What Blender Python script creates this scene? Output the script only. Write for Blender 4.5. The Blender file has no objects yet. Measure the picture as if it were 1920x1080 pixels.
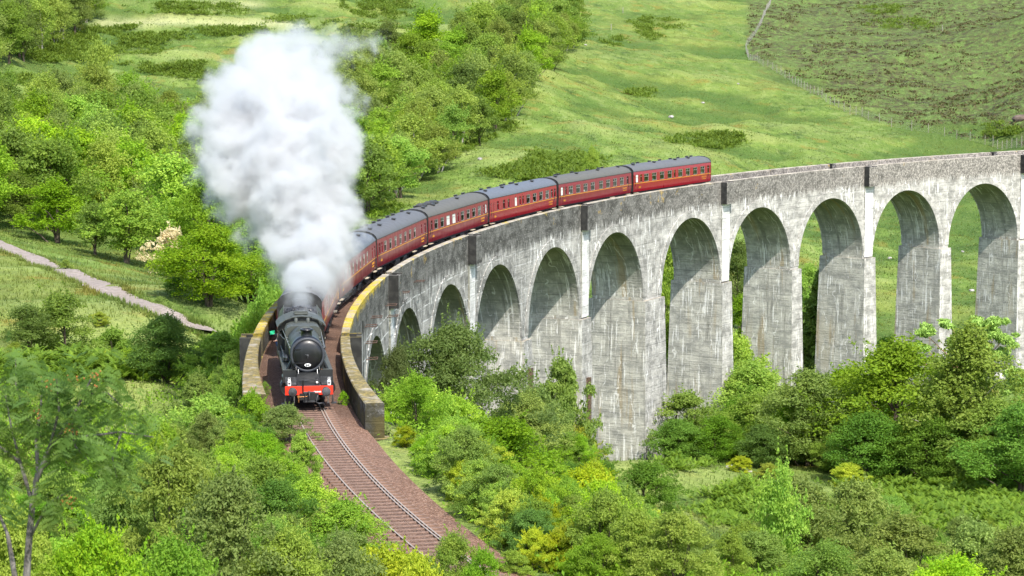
import bpy, math, random
import numpy as np
from mathutils import Vector, Matrix, Euler
rad=math.radians; PI=math.pi
rng=np.random.default_rng(7); random.seed(7)
sc=bpy.context.scene; COL=sc.collection
# ------------------------------------------------------------------ camera, sky, sun, exposure
PITCH=0.1149; FPX=4697.4/1920
cam=bpy.data.cameras.new('camera'); camo=bpy.data.objects.new('camera',cam); COL.objects.link(camo)
cam.sensor_width=36; cam.lens=FPX*36; cam.clip_end=6000; cam.clip_start=1
camo.location=(0,0,0); camo.rotation_euler=(PI/2-PITCH,0,0)
cam.dof.use_dof=True; cam.dof.focus_distance=165; cam.dof.aperture_fstop=4.5
sc.camera=camo
SUN_DIR=Vector((0.38,-0.925,0)).normalized(); EL=rad(52)
sd=Vector((SUN_DIR.x*math.cos(EL),SUN_DIR.y*math.cos(EL),math.sin(EL)))
world=bpy.data.worlds.new('World'); sc.world=world; world.use_nodes=True
wn=world.node_tree; bg=wn.nodes['Background']
sky=wn.nodes.new('ShaderNodeTexSky'); sky.sky_type='NISHITA'; sky.sun_disc=False
sky.sun_elevation=EL; sky.sun_rotation=math.atan2(sd.x,sd.y); sky.altitude=100
sky.air_density=1.0; sky.dust_density=2.0
wn.links.new(sky.outputs[0],bg.inputs[0]); bg.inputs[1].default_value=0.15
sun=bpy.data.lights.new('sun','SUN'); sun.energy=3.45; sun.angle=rad(0.53); sun.color=(1,0.95,0.87)
suno=bpy.data.objects.new('sun',sun); COL.objects.link(suno)
suno.rotation_euler=sd.to_track_quat('Z','Y').to_euler()
sc.view_settings.view_transform='Standard'; sc.view_settings.look='None'
sc.view_settings.exposure=1.1; sc.view_settings.gamma=1
cy=sc.cycles; cy.use_denoising=True; cy.max_bounces=8; cy.volume_bounces=5; cy.transparent_max_bounces=12
cy.volume_step_rate=.16; cy.volume_max_steps=220
# ------------------------------------------------------------------ helpers
def link(o,parent=None):
    COL.objects.link(o)
    if parent is not None: o.parent=parent
    return o
def tag(o,label=None,cat=None,group=None,kind=None):
    if label: o['label']=label
    if cat: o['category']=cat
    if group: o['group']=group
    if kind: o['kind']=kind
    return o
def empty(name,loc=(0,0,0),rz=0,label=None,cat=None,group=None,scale=None):
    o=bpy.data.objects.new(name,None); o.empty_display_size=.2; COL.objects.link(o); o.location=loc; o.rotation_euler=(0,0,rz)
    if scale is not None: o.scale=scale
    return tag(o,label,cat,group)
def copy_tree(o,parent=None):
    c=o.copy(); COL.objects.link(c)
    if parent is not None: c.parent=parent
    for ch in list(o.children): copy_tree(ch,c)
    return c
def np_mesh(name,V,F,mats=(),mi=None,uv=None,attrs=None,smooth=False):
    """V (n,3), F (m,k) all the same k, or a list of such arrays"""
    me=bpy.data.meshes.new(name); V=np.asarray(V,dtype=np.float32)
    Fs=[np.asarray(f,dtype=np.int32) for f in (F if isinstance(F,list) else [F])]
    loops=np.concatenate([f.ravel() for f in Fs]); tot=np.concatenate([np.full(len(f),f.shape[1],dtype=np.int32) for f in Fs])
    st=np.concatenate([[0],np.cumsum(tot)[:-1]]).astype(np.int32)
    me.vertices.add(len(V)); me.vertices.foreach_set('co',V.ravel())
    me.loops.add(len(loops)); me.loops.foreach_set('vertex_index',loops)
    me.polygons.add(len(tot)); me.polygons.foreach_set('loop_start',st); me.polygons.foreach_set('loop_total',tot)
    for m in mats: me.materials.append(m)
    if mi is not None: me.polygons.foreach_set('material_index',np.asarray(mi,dtype=np.int32))
    me.polygons.foreach_set('use_smooth',np.full(len(tot),bool(smooth)))
    for k,a in (attrs or {}).items():
        at=me.attributes.new(k,'FLOAT','POINT'); at.data.foreach_set('value',np.asarray(a,dtype=np.float32))
    if uv is not None:
        u=me.uv_layers.new(name='sh'); u.data.foreach_set('uv',np.asarray(uv,dtype=np.float32)[loops].ravel())
    me.update(calc_edges=True); me.validate()
    return me
class MB:
    """collects boxes, tubes, lathes...; build() links them as one mesh"""
    def __init__(s): s.v=[];s.f=[];s.m=[];s.sm=[]
    def add(s,vs,fs,m=0,smooth=False):
        b=len(s.v); s.v+= [tuple(v) for v in vs]; s.f+=[tuple(i+b for i in f) for f in fs]; s.m+=[m]*len(fs); s.sm+=[smooth]*len(fs); return s
    def box(s,c,d,m=0,rot=None,bev=0):
        x,y,z=[k/2 for k in d]
        if bev>0:
            b=min(bev,x*.8,y*.8,z*.8); vs=[];fs=[]
            # chamfered box: 24 verts
            idx={}
            for sx in(-1,1):
                for sy in(-1,1):
                    for sz in(-1,1):
                        for ax in range(3):
                            p=[sx*(x-b),sy*(y-b),sz*(z-b)]; p[ax]=[sx*x,sy*y,sz*z][ax]
                            idx[(sx,sy,sz,ax)]=len(vs); vs.append(p)
            for ax in range(3):
                o=[a for a in range(3) if a!=ax]
                for sg in(-1,1):
                    q=[]
                    for a,b2 in((-1,-1),(1,-1),(1,1),(-1,1)):
                        k=[0,0,0]; k[ax]=sg; k[o[0]]=a; k[o[1]]=b2; q.append(idx[(*k,ax)])
                    fs.append(q)
                for a in(-1,1):
                    for b2 in(-1,1):
                        q=[]
                        for t,w in((-1,0),(1,0),(1,1),(-1,1)):
                            k=[0,0,0]; k[ax]=t; k[o[0]]=a; k[o[1]]=b2; q.append(idx[(*k,o[w])])
                        fs.append(q)
            for sx in(-1,1):
                for sy in(-1,1):
                    for sz in(-1,1): fs.append([idx[(sx,sy,sz,a)] for a in range(3)])
        else:
            vs=[(-x,-y,-z),(x,-y,-z),(x,y,-z),(-x,y,-z),(-x,-y,z),(x,-y,z),(x,y,z),(-x,y,z)]
            fs=[(0,3,2,1),(4,5,6,7),(0,1,5,4),(1,2,6,5),(2,3,7,6),(3,0,4,7)]
        M=(Euler(rot).to_matrix() if rot else Matrix.Identity(3)); c=Vector(c)
        return s.add([M@Vector(v)+c for v in vs],fs,m)
    def lathe(s,prof,c=(0,0,0),axis='Y',n=24,m=0,cap=True,smooth=True,a0=0,a1=2*PI):
        """prof list of (t along the axis, radius)"""
        vs=[];full=abs(a1-a0-2*PI)<1e-6; k=n if full else n+1
        for t,r in prof:
            for i in range(k):
                a=a0+(a1-a0)*i/n; p,q=r*math.cos(a),r*math.sin(a)
                vs.append({'Y':(c[0]+p,c[1]+t,c[2]+q),'X':(c[0]+t,c[1]+p,c[2]+q),'Z':(c[0]+p,c[1]+q,c[2]+t)}[axis])
        fs=[]
        for j in range(len(prof)-1):
            for i in range(n):
                i2=(i+1)%k
                fs.append((j*k+i,j*k+i2,(j+1)*k+i2,(j+1)*k+i))
        s.add(vs,fs,m,smooth)
        if cap and full:
            s.add(vs[:k],[tuple(range(k))],m); s.add(vs[-k:],[tuple(range(k))],m)
        return s
    def tube(s,pts,r,n=8,m=0,smooth=True,cap=True):
        pts=[Vector(p) for p in pts]; rs=r if isinstance(r,(list,tuple)) else [r]*len(pts); vs=[];up=None
        for i,p in enumerate(pts):
            d=(pts[min(i+1,len(pts)-1)]-pts[max(i-1,0)]).normalized()
            u=d.cross(Vector((0,0,1)) if abs(d.z)<.9 else Vector((1,0,0))).normalized() if up is None else (up-d*up.dot(d)).normalized()
            up=u; w=d.cross(u)
            for k in range(n):
                a=2*PI*k/n; vs.append(p+(u*math.cos(a)+w*math.sin(a))*rs[i])
        fs=[(j*n+k,j*n+(k+1)%n,(j+1)*n+(k+1)%n,(j+1)*n+k) for j in range(len(pts)-1) for k in range(n)]
        s.add(vs,fs,m,smooth)
        if cap: s.add(vs[:n],[tuple(range(n))],m); s.add(vs[-n:],[tuple(range(n))],m)
        return s
    def prism(s,poly,y0,y1,m=0,smooth=False,axis='Y'):
        """poly of (x,z), extruded along y (axis Y), or (y,z) along x"""
        n=len(poly); w=(lambda p,t:(p[0],t,p[1])) if axis=='Y' else ((lambda p,t:(t,p[0],p[1])) if axis=='X' else (lambda p,t:(p[0],p[1],t)))
        vs=[w(p,y0) for p in poly]+[w(p,y1) for p in poly]
        s.add(vs,[(i,(i+1)%n,n+(i+1)%n,n+i) for i in range(n)],m,smooth)
        s.add(vs,[tuple(range(n)),tuple(range(2*n-1,n-1,-1))],m); return s
    def mesh(s,name,mats):
        me=bpy.data.meshes.new(name); me.from_pydata(s.v,[],s.f)
        for m in (mats if isinstance(mats,(list,tuple)) else [mats]): me.materials.append(m)
        me.polygons.foreach_set('material_index',s.m); me.polygons.foreach_set('use_smooth',s.sm)
        import bmesh
        bm=bmesh.new(); bm.from_mesh(me); bmesh.ops.recalc_face_normals(bm,faces=bm.faces); bm.to_mesh(me); bm.free()
        me.update(); return me
    def build(s,name,mats,parent=None):
        return link(bpy.data.objects.new(name,s.mesh(name,mats)),parent)
# ------------------------------------------------------------------ material nodes
class NT:
    def __init__(s,name):
        s.mat=bpy.data.materials.new(name); s.mat.use_nodes=True; s.t=s.mat.node_tree; s.t.nodes.clear()
        s.out=s.n('ShaderNodeOutputMaterial')
    def n(s,ty,**kw):
        nd=s.t.nodes.new(ty)
        for k,v in kw.items(): setattr(nd,k,v)
        return nd
    def set(s,sock,v):
        if isinstance(v,bpy.types.NodeSocket): s.t.links.new(v,sock)
        elif isinstance(v,(tuple,list)) and len(v)==3 and sock.type=='RGBA': sock.default_value=(*v,1)
        else: sock.default_value=v
    def math(s,op,a,b=0.5,c=None,clamp=False):
        nd=s.n('ShaderNodeMath',operation=op,use_clamp=clamp); s.set(nd.inputs[0],a); s.set(nd.inputs[1],b)
        if c is not None: s.set(nd.inputs[2],c)
        return nd.outputs[0]
    def vmul(s,v,k):
        nd=s.n('ShaderNodeVectorMath',operation='MULTIPLY'); s.set(nd.inputs[0],v); s.set(nd.inputs[1],k); return nd.outputs[0]
    def noise(s,v,scale=1,detail=3,rough=.55,out=0):
        nd=s.n('ShaderNodeTexNoise'); s.set(nd.inputs['Vector'],v); nd.inputs['Scale'].default_value=scale
        nd.inputs['Detail'].default_value=detail; nd.inputs['Roughness'].default_value=rough; return nd.outputs[out]
    def vor(s,v,scale,out='Distance',feature='F1'):
        nd=s.n('ShaderNodeTexVoronoi',feature=feature); s.set(nd.inputs['Vector'],v); nd.inputs['Scale'].default_value=scale; return nd.outputs[out]
    def ss(s,x,a,b,lo=0.,hi=1.):
        nd=s.n('ShaderNodeMapRange',interpolation_type='SMOOTHSTEP'); s.set(nd.inputs[0],x)
        for i,v in enumerate((a,b,lo,hi)): s.set(nd.inputs[1+i],v)
        return nd.outputs[0]
    def lin(s,x,a,b,lo=0.,hi=1.):
        nd=s.n('ShaderNodeMapRange'); s.set(nd.inputs[0],x)
        for i,v in enumerate((a,b,lo,hi)): s.set(nd.inputs[1+i],v)
        return nd.outputs[0]
    def mix(s,f,a,b,mode='MIX'):
        nd=s.n('ShaderNodeMix',data_type='RGBA',blend_type=mode); s.set(nd.inputs['Factor'],f); s.set(nd.inputs[6],a); s.set(nd.inputs[7],b); return nd.outputs[2]
    def ramp(s,f,stops):
        nd=s.n('ShaderNodeValToRGB'); s.set(nd.inputs[0],f); e=nd.color_ramp.elements
        while len(e)<len(stops): e.new(.5)
        for el,(p,c) in zip(e,stops): el.position=p; el.color=(*c,1)
        return nd.outputs[0]
    def attr(s,name,out='Fac'): return s.n('ShaderNodeAttribute',attribute_name=name).outputs[out]
    def pos(s): return s.n('ShaderNodeNewGeometry').outputs['Position']
    def objco(s): return s.n('ShaderNodeTexCoord').outputs['Object']
    def rnd(s): return s.n('ShaderNodeObjectInfo').outputs['Random']
    def sep(s,v):
        nd=s.n('ShaderNodeSeparateXYZ'); s.set(nd.inputs[0],v); return nd.outputs
    def comb(s,x=0.,y=0.,z=0.):
        nd=s.n('ShaderNodeCombineXYZ'); [s.set(nd.inputs[i],v) for i,v in enumerate((x,y,z))]; return nd.outputs[0]
    def bump(s,h,strength=.4,dist=.1):
        nd=s.n('ShaderNodeBump'); s.set(nd.inputs['Height'],h); nd.inputs['Strength'].default_value=strength; nd.inputs['Distance'].default_value=dist; return nd.outputs[0]
    def pbsdf(s,col,rough=.7,metal=0.,spec=.5,normal=None,**kw):
        nd=s.n('ShaderNodeBsdfPrincipled'); s.set(nd.inputs['Base Color'],col); s.set(nd.inputs['Roughness'],rough); s.set(nd.inputs['Metallic'],metal)
        nd.inputs['Specular IOR Level'].default_value=spec
        if normal is not None: s.set(nd.inputs['Normal'],normal)
        for k,v in kw.items(): s.set(nd.inputs[k],v)
        return nd.outputs[0]
    def done(s,sh):
        s.t.links.new(sh,s.out.inputs['Surface']); return s.mat
def plain(name,col,rough=.6,metal=0.,var=.25,scale=3.,bump=0.,spec=.5):
    t=NT(name); p=t.objco(); nz=t.noise(p,scale,4)
    c=t.mix(t.ss(nz,.35,.7),tuple(k*(1-var) for k in col),tuple(min(1,k*(1+var)) for k in col))
    nrm=t.bump(t.noise(p,scale*6,3),bump,.02) if bump else None
    return t.done(t.pbsdf(c,t.lin(nz,.3,.7,max(0,rough-.1),min(1,rough+.1)),metal,spec,nrm))
# ------------------------------------------------------------------ the railway curve (all in metres)
CX,CY,R,Z0,G=218.517,163.651,231.708,-21.418,-0.0018
def P(s,off=0.,h=0.):
    phi=PI-s/R; r=R-off
    return Vector((CX+r*math.cos(phi),CY+r*math.sin(phi),Z0+G*s+h))
def Pn(s,off,h):
    s,off,h=np.broadcast_arrays(np.asarray(s,float),off,h); phi=PI-s/R; r=R-off
    return np.stack([CX+r*np.cos(phi),CY+r*np.sin(phi),Z0+G*s+h],-1)
def to_so(x,y):
    dx,dy=x-CX,y-CY; phi=np.mod(np.arctan2(dy,dx),2*PI)
    return (PI-phi)*R, R-np.hypot(dx,dy)
CP,SP=math.cos(PITCH),math.sin(PITCH); FW=4697.4
def ray(px,py):
    u=(px-960)/FW; v=-(py-540)/FW
    return np.array([u,CP+v*SP,-SP+v*CP])
def project(X,Y,Z):
    d=Y*CP-Z*SP; return 960+FW*X/d, 540-FW*(Y*SP+Z*CP)/d
def sheet(s0,s1,prof,n,name,mats,parent=None,uvmode=0,closed=False,ends=True,mi=None,taper=None):
    """sweep a profile [(off,h)] along the curve from s0 to s1. prof may be a function of s"""
    ss=np.linspace(s0,s1,n+1); V=[];U=[]
    for s in ss:
        pr=prof(s) if callable(prof) else prof
        a=np.array(pr,float); V.append(Pn(s,a[:,0],a[:,1])); 
        per=np.concatenate([[0],np.cumsum(np.hypot(*(np.diff(a,axis=0).T)))])
        U.append(np.stack([np.full(len(a),s),a[:,1]+ (a[:,0]*.0 if uvmode==0 else 0)],1) if uvmode==0 else np.stack([np.full(len(a),s),per],1))
    k=len(V[0]); V=np.concatenate(V); U=np.concatenate(U); F=[];M=[]
    kk=k if closed else k-1
    for j in range(n):
        for i in range(kk):
            i2=(i+1)%k; F.append((j*k+i,(j+1)*k+i,(j+1)*k+i2,j*k+i2)); M.append(mi[i] if mi else 0)
    Fl=[np.array(F)]
    if closed and ends:
        Fl.append(np.array([list(range(k))])); Fl.append(np.array([list(range(n*k+k-1,n*k-1,-1))])); M+=[0,0]
    me=np_mesh(name,V,Fl,mats,M,U); return link(bpy.data.objects.new(name,me),parent)
# ------------------------------------------------------------------ concrete
def concrete(name,kind):
    t=NT(name); uv=t.n('ShaderNodeUVMap',uv_map='sh').outputs[0]; s,h,_=t.sep(uv); p=t.pos(); M=lambda a,b_:t.math('MULTIPLY',a,b_)
    big=t.noise(t.vmul(uv,(.10,.16,1)),1,3); med=t.noise(t.vmul(uv,(.55,.9,1)),1,5,.66); fine=t.noise(p,4.2,5,.72)
    brd=t.noise(t.vmul(uv,(.16,5.2,1)),1,2,.5)                      # shuttering boards
    rough_brd=t.noise(t.vmul(uv,(.9,8.,1)),1,4,.66)
    strk=t.noise(t.vmul(uv,(1.5,.10,1)),1,4,.68)                    # vertical run-off
    strk2=t.noise(t.vmul(uv,(3.6,.20,1)),1,4,.66)
    wob=t.math('MULTIPLY_ADD',t.noise(t.vmul(uv,(.35,.3,1)),1,2),.25,h)
    fr=t.math('FRACT',M(wob,.82)); n1=t.noise(p,.55,4,.6); n2=t.noise(p,4.5,4,.7)
    # the weathered upper band and parapets: nearly black and speckled on the old end, buff farther on
    pc=t.mix(t.ss(med,.36,.66),(.050,.049,.043),(.15,.147,.135))
    pc=t.mix(M(t.ss(fine,.53,.66),.55),pc,(.36,.35,.32))
    far_=M(t.lin(s,85,175,0,.85),t.ss(med,.30,.55,.55,1)); fc=t.mix(t.ss(fine,.40,.62),(.13,.12,.105),(.44,.405,.36)); pc=t.mix(far_,pc,fc)
    pc=t.mix(M(t.ss(t.noise(t.vmul(uv,(2.6,.5,3)),1,4,.7),.56,.70),.6),pc,(.045,.044,.038))
    if kind in('parapet','top'):
        c=pc
        if kind=='top': c=t.mix(t.ss(med,.35,.65),(.20,.18,.145),(.42,.385,.32)); c=t.mix(M(t.ss(fine,.48,.7),.5),c,(.12,.11,.09))
        # yellow lichen, thickest on the near bend
        near=M(t.ss(s,-16,-6),t.ss(s,14,24,1,0))
        amt=t.math('ADD',M(near,.10 if kind=='top' else .15),M(t.ss(s,50,110,1,0),.035 if kind=='parapet' else .08))
        if kind=='parapet': amt=t.math('ADD',amt,M(t.math('SUBTRACT',h,.9),.22))
        f=t.ss(t.math('ADD',t.math('ADD',M(n1,.55),M(n2,.45)),amt),.60,.70)
        c=t.mix(M(f,.9),c,t.mix(t.ss(n2,.35,.65),(.27,.20,.015),(.58,.43,.02)))
        mo=M(t.ss(s,-14,-6,1,0),t.ss(t.noise(p,1.1,4,.65),.30,.5)); c=t.mix(M(mo,.9),c,t.mix(t.ss(n2,.4,.65),(.10,.085,.03),(.26,.20,.07)) if kind=='top' else t.mix(t.ss(n1,.4,.6),(.030,.028,.016),(.075,.062,.02)))
        c=t.mix(M(t.ss(t.noise(p,.35,5,.7),.62,.70),.75),c,(.40,.27,.06))
    else:
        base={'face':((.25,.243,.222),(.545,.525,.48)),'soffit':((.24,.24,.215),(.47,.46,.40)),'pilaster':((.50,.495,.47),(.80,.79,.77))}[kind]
        c=t.mix(t.ss(med,.33,.66),base[0],base[1])
        c=t.mix(M(t.ss(brd,.5,.78),.3),c,(.11,.11,.10)); c=t.mix(M(t.ss(rough_brd,.54,.70),.30),c,(.06,.06,.055)); c=t.mix(M(t.ss(fine,.50,.70),.36),c,(.11,.11,.10))
        jl=M(t.ss(t.math('ABSOLUTE',t.math('SUBTRACT',fr,.5)),.0,.045,1,0),t.ss(big,.36,.6)); c=t.mix(M(jl,.6),c,(.06,.06,.055))
        if kind in('face','pilaster'):
            old=M(t.lin(s,30,140,.88,.10),t.ss(big,.25,.75,.6,1)); old=M(old,.25) if kind=='pilaster' else old
            c=t.mix(old,c,t.mix(t.ss(med,.35,.65),(.075,.077,.072),(.20,.20,.185)))
            dk=M(t.ss(strk2,.55,.68),t.ss(med,.40,.6)); c=t.mix(M(dk,.68),c,(.055,.055,.048))
            if kind=='face':
                top=t.math('ADD',h,M(t.math('SUBTRACT',strk,.5),3.6)); c=t.mix(t.ss(top,-2.0,-1.15),c,pc)
        if kind=='soffit':
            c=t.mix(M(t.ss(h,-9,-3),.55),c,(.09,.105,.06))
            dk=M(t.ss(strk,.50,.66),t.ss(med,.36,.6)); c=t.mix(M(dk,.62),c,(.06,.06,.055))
            c=t.mix(M(t.ss(t.noise(t.vmul(uv,(.9,.07,5)),1,3),.58,.68),.55),c,(.27,.20,.09))
            c=t.mix(M(t.ss(t.noise(t.vmul(uv,(.45,.12,7)),1,3),.55,.66),M(t.ss(h,-14,-20),.6)),c,(.40,.37,.29))
        lm=M(t.ss(strk2,.57,.60),t.ss(t.noise(t.vmul(uv,(.5,.28,3)),1,3),.45,.53))
        wv=t.noise(t.vmul(uv,(.8,.5,9)),1,2); thin=t.math('ABSOLUTE',t.math('SUBTRACT',t.math('FRACT',t.math('ADD',M(s,.62),M(wv,1.6))),.5))
        lm2=M(t.ss(thin,.0,.05,1,0),t.ss(t.noise(t.vmul(uv,(.7,.35,13)),1,3,.6),.50,.55)); lime=t.math('MAXIMUM',lm,lm2)
        if kind=='face':
            jw=M(t.ss(t.math('ABSOLUTE',t.math('SUBTRACT',t.math('FRACT',t.math('MULTIPLY_ADD',wob,.82,.06)),.5)),0,.07,1,0),M(t.ss(s,20,105,1,.12),t.ss(t.noise(t.vmul(uv,(.6,.5,21)),1,3,.65),.46,.53)))
            lime=M(t.math('MAXIMUM',lime,jw),t.ss(h,-.9,-1.5))
        c=t.mix(M(lime,.62 if kind!='soffit' else .48),c,(.86,.86,.83))
    nb=t.bump(t.math('ADD',t.math('ADD',fine,M(rough_brd,.8)),M(brd,.8)),.6,.07)
    return t.done(t.pbsdf(c,.92,0,.25,nb))
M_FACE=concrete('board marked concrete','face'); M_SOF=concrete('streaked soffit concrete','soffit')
M_PAR=concrete('dark weathered concrete','parapet'); M_TOP=concrete('lichen coping concrete','top'); M_PIL=concrete('pale washed concrete','pilaster')
# ------------------------------------------------------------------ the viaduct
CENT=[13.8,30.7,47.8,64.8,82.2,99.9,120.2,137.6,154.9,172.5,189.9,207.4,224.9,242.4]; A=7.67; HC=-2.5; HS=HC-A; HT=-.35
FO=2.95
via=empty('railway_viaduct',P(5,0,-.35),0,'long curved grey concrete railway viaduct of tall round arches on tapering piers','viaduct')
def vpart(o): o.parent=via; o.matrix_parent_inverse=Matrix.Translation(-via.location); return o
def arch(c,bl,br):
    th=np.linspace(PI,0,41); sa=c+A*np.cos(th); ha=HS+A*np.sin(th)
    sl=np.concatenate([[bl,(bl+c-A)/2],sa,[(br+c+A)/2,br]]); lo=np.concatenate([[HS,HS],ha,[HS,HS]])
    V=[];U=[];F=[];M=[]; n=len(sl)
    for off,sg in((FO,1),(-FO,-1)):
        b=len(V)*1
        b=sum(len(v) for v in V)
        V.append(Pn(sl,off,lo)); V.append(Pn(sl,off,np.full(n,HT))); U.append(np.stack([sl,lo],1)); U.append(np.stack([sl,np.full(n,HT)],1))
        for i in range(n-1):
            F.append((b+i,b+i+1,b+n+i+1,b+n+i)[::sg]); M.append(0)
    b=sum(len(v) for v in V); offs=np.linspace(FO,-FO,5); m=len(sa); arc=np.linspace(0,PI*A,m)
    for o in offs:
        V.append(Pn(sa,o,ha)); U.append(np.stack([np.full(m,o)+c*3.1,ha],1))
    for j in range(4):
        for i in range(m-1): F.append((b+j*m+i,b+(j+1)*m+i,b+(j+1)*m+i+1,b+j*m+i+1)); M.append(1)
    me=np_mesh('arch',np.concatenate(V),np.array(F),[M_FACE,M_SOF],M,np.concatenate(U))
    vpart(link(bpy.data.objects.new('arch',me)))
    # proud ring of the arch, both faces
    for o0,o1 in((FO-.1,FO+.07),(-FO+.1,-FO-.07)):
        w=.82; V=[];U=[]; th=np.linspace(PI,0,49)
        for rr in(A-.004,A+w):
            for o in(o0,o1):
                s_=c+rr*np.cos(th); h_=HS+rr*np.sin(th); V.append(Pn(s_,o,h_)); U.append(np.stack([s_+.3*h_,h_],1))
        k=len(th); F=[]
        for i in range(k-1):
            a,b_,c_,d_=[q*k for q in range(4)]
            F+=[(b_+i,b_+i+1,d_+i+1,d_+i),(a+i,a+i+1,b_+i+1,b_+i),(c_+i,d_+i,d_+i+1,c_+i+1)]
        me=np_mesh('arch_ring',np.concatenate(V),np.array(F),[M_FACE],None,np.concatenate(U)); vpart(link(bpy.data.objects.new('arch_ring',me)))
def slab(name,s0,s1,o0,o1,h0,h1,mats,mside=1,ns=3,bot=None):
    """block between arc positions; bottom may be splayed: bot=(s0,s1,o0,o1)"""
    V=[];U=[];F=[];M=[]
    def quadgrid(fn,nu,nv,m,flip=False):
        b=len(V)
        for j in range(nv+1):
            for i in range(nu+1):
                a,uvv=fn(i/nu,j/nv); V.append(a); U.append(uvv)
        for j in range(nv):
            for i in range(nu):
                q=(b+j*(nu+1)+i,b+j*(nu+1)+i+1,b+(j+1)*(nu+1)+i+1,b+(j+1)*(nu+1)+i); F.append(q[::-1] if flip else q); M.append(m)
    bt=bot or (s0,s1,o0,o1)
    L=lambda a,b,t:a+(b-a)*t
    def pt(u,w,t): # u along s, w along off, t height 0 bottom 1 top
        s=L(L(bt[0],s0,t),L(bt[1],s1,t),u); o=L(L(bt[2],o0,t),L(bt[3],o1,t),w); return s,o,L(h0,h1,t)
    nv=max(1,int((h1-h0)/3))
    def f(fix,wv):
        def g(a,t):
            s,o,h=pt(a,wv,t) if fix=='o' else pt(wv,a,t)
            return Pn(s,o,h),((s,h) if fix=='o' else (o+s0*3.1,h))
        return g
    quadgrid(f('o',1),ns,nv,0,True); quadgrid(f('o',0),ns,nv,0); quadgrid(f('s',0),ns,nv,mside,False); quadgrid(f('s',1),ns,nv,mside,True)
    def top(a,b):
        s,o,h=pt(a,b,1); return Pn(s,o,h),(s,o)
    quadgrid(top,ns,2,2)
    me=np_mesh(name,V,np.array(F),mats,M,U); return vpart(link(bpy.data.objects.new(name,me)))
bounds=[6.13]+[ (CENT[i]+CENT[i+1])/2 for i in range(len(CENT)-1)]+[CENT[-1]+A+1.1]
for i,c in enumerate(CENT): arch(c,bounds[i],bounds[i+1])
for i in range(len(CENT)-1):
    l=CENT[i]+A; r=CENT[i+1]-A; dep=22.5
    # impost block then the tapering shaft, a little wider than the arch above
    slab('pier',l-.16,r+.16,-FO-.36,FO+.36,HS-.35-dep,HS-.35,[M_FACE,M_SOF,M_TOP],1,3,(l-.72,r+.72,-FO-.8,FO+.8))
    slab('pier_neck',l-.002,r+.002,-FO-.004,FO+.004,HS-.4,HS+.02,[M_FACE,M_SOF,M_TOP],1,2)
slab('abutment',-39,CENT[0]-A-.002,-2.9,2.9,-22,HT,[M_FACE,M_SOF,M_TOP],1,24)
slab('abutment',CENT[-1]+A+1.1,300,-2.9,2.9,-22,HT,[M_FACE,M_SOF,M_TOP],1,24)
M_BLKSIDE=plain('black refuge side concrete',(.022,.022,.02),.9,0,.6,2.,.3)  # black concrete for one side face of every refuge block
REF=[-12.2,23.2,56.0,91.3,128.9,163.7,199.0,233.5]
def par_prof(i0,i1,h=1.05):
    a,b=(i0,i1) if i0<i1 else (i1,i0); c=.05
    return [(a,HT+.002),(a,h-c),(a+c,h),(b-c,h),(b,h-c),(b,HT+.002)]
def parapet(s0,s1,i0,i1,fl=None):
    n=max(2,int((s1-s0)/1.5)); pr=fl if fl else par_prof(i0,i1)
    return vpart(sheet(s0,s1,pr,n,'parapet',[M_PAR,M_TOP],None,0,True,True,[0,1,1,1,0,0]))
def lerp(a,b,t): return a+(b-a)*t
segs=[REF[i] for i in range(len(REF))]
for i in range(len(REF)-1):
    parapet(REF[i]+.75,REF[i+1]-.75,2.42,2.953); parapet(REF[i]+.75,REF[i+1]-.75,-2.38,-2.953)
parapet(REF[-1]+.75,300,2.42,2.953); parapet(REF[-1]+.75,300,-2.38,-2.953)
def nearwing(s):
    t=(REF[0]-.75-s)/27.; w=max(0,t)**1.6
    a,b=2.42+.08*w,3.0+.5*w; c=.05; return [(a,-2.2),(a,1.05-c),(a+c,1.05),(b-c,1.05),(b,1.05-c),(b,-2.2)]
def farwing(s):
    t=(REF[0]+1.4-s)/25.; w=max(0,t)**1.6
    b,a=-2.38+.15*w,-2.96-.5*w; c=.05; return [(a,-2.2),(a,1.05-c),(a+c,1.05),(b-c,1.05),(b,1.05-c),(b,-2.2)]
vpart(sheet(-39.2,REF[0]-.75,nearwing,18,'wing_wall',[M_PAR,M_TOP],None,0,True,True,[0,1,1,1,0,0]))
vpart(sheet(-35.4,REF[0]-.75,farwing,18,'wing_wall',[M_PAR,M_TOP],None,0,True,True,[0,1,1,1,0,0]))
slab('wing_wall_plinth',-39.6,-38.6,2.35,3.75,-2.6,-.75,[M_PAR,M_PAR,M_TOP])
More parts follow.
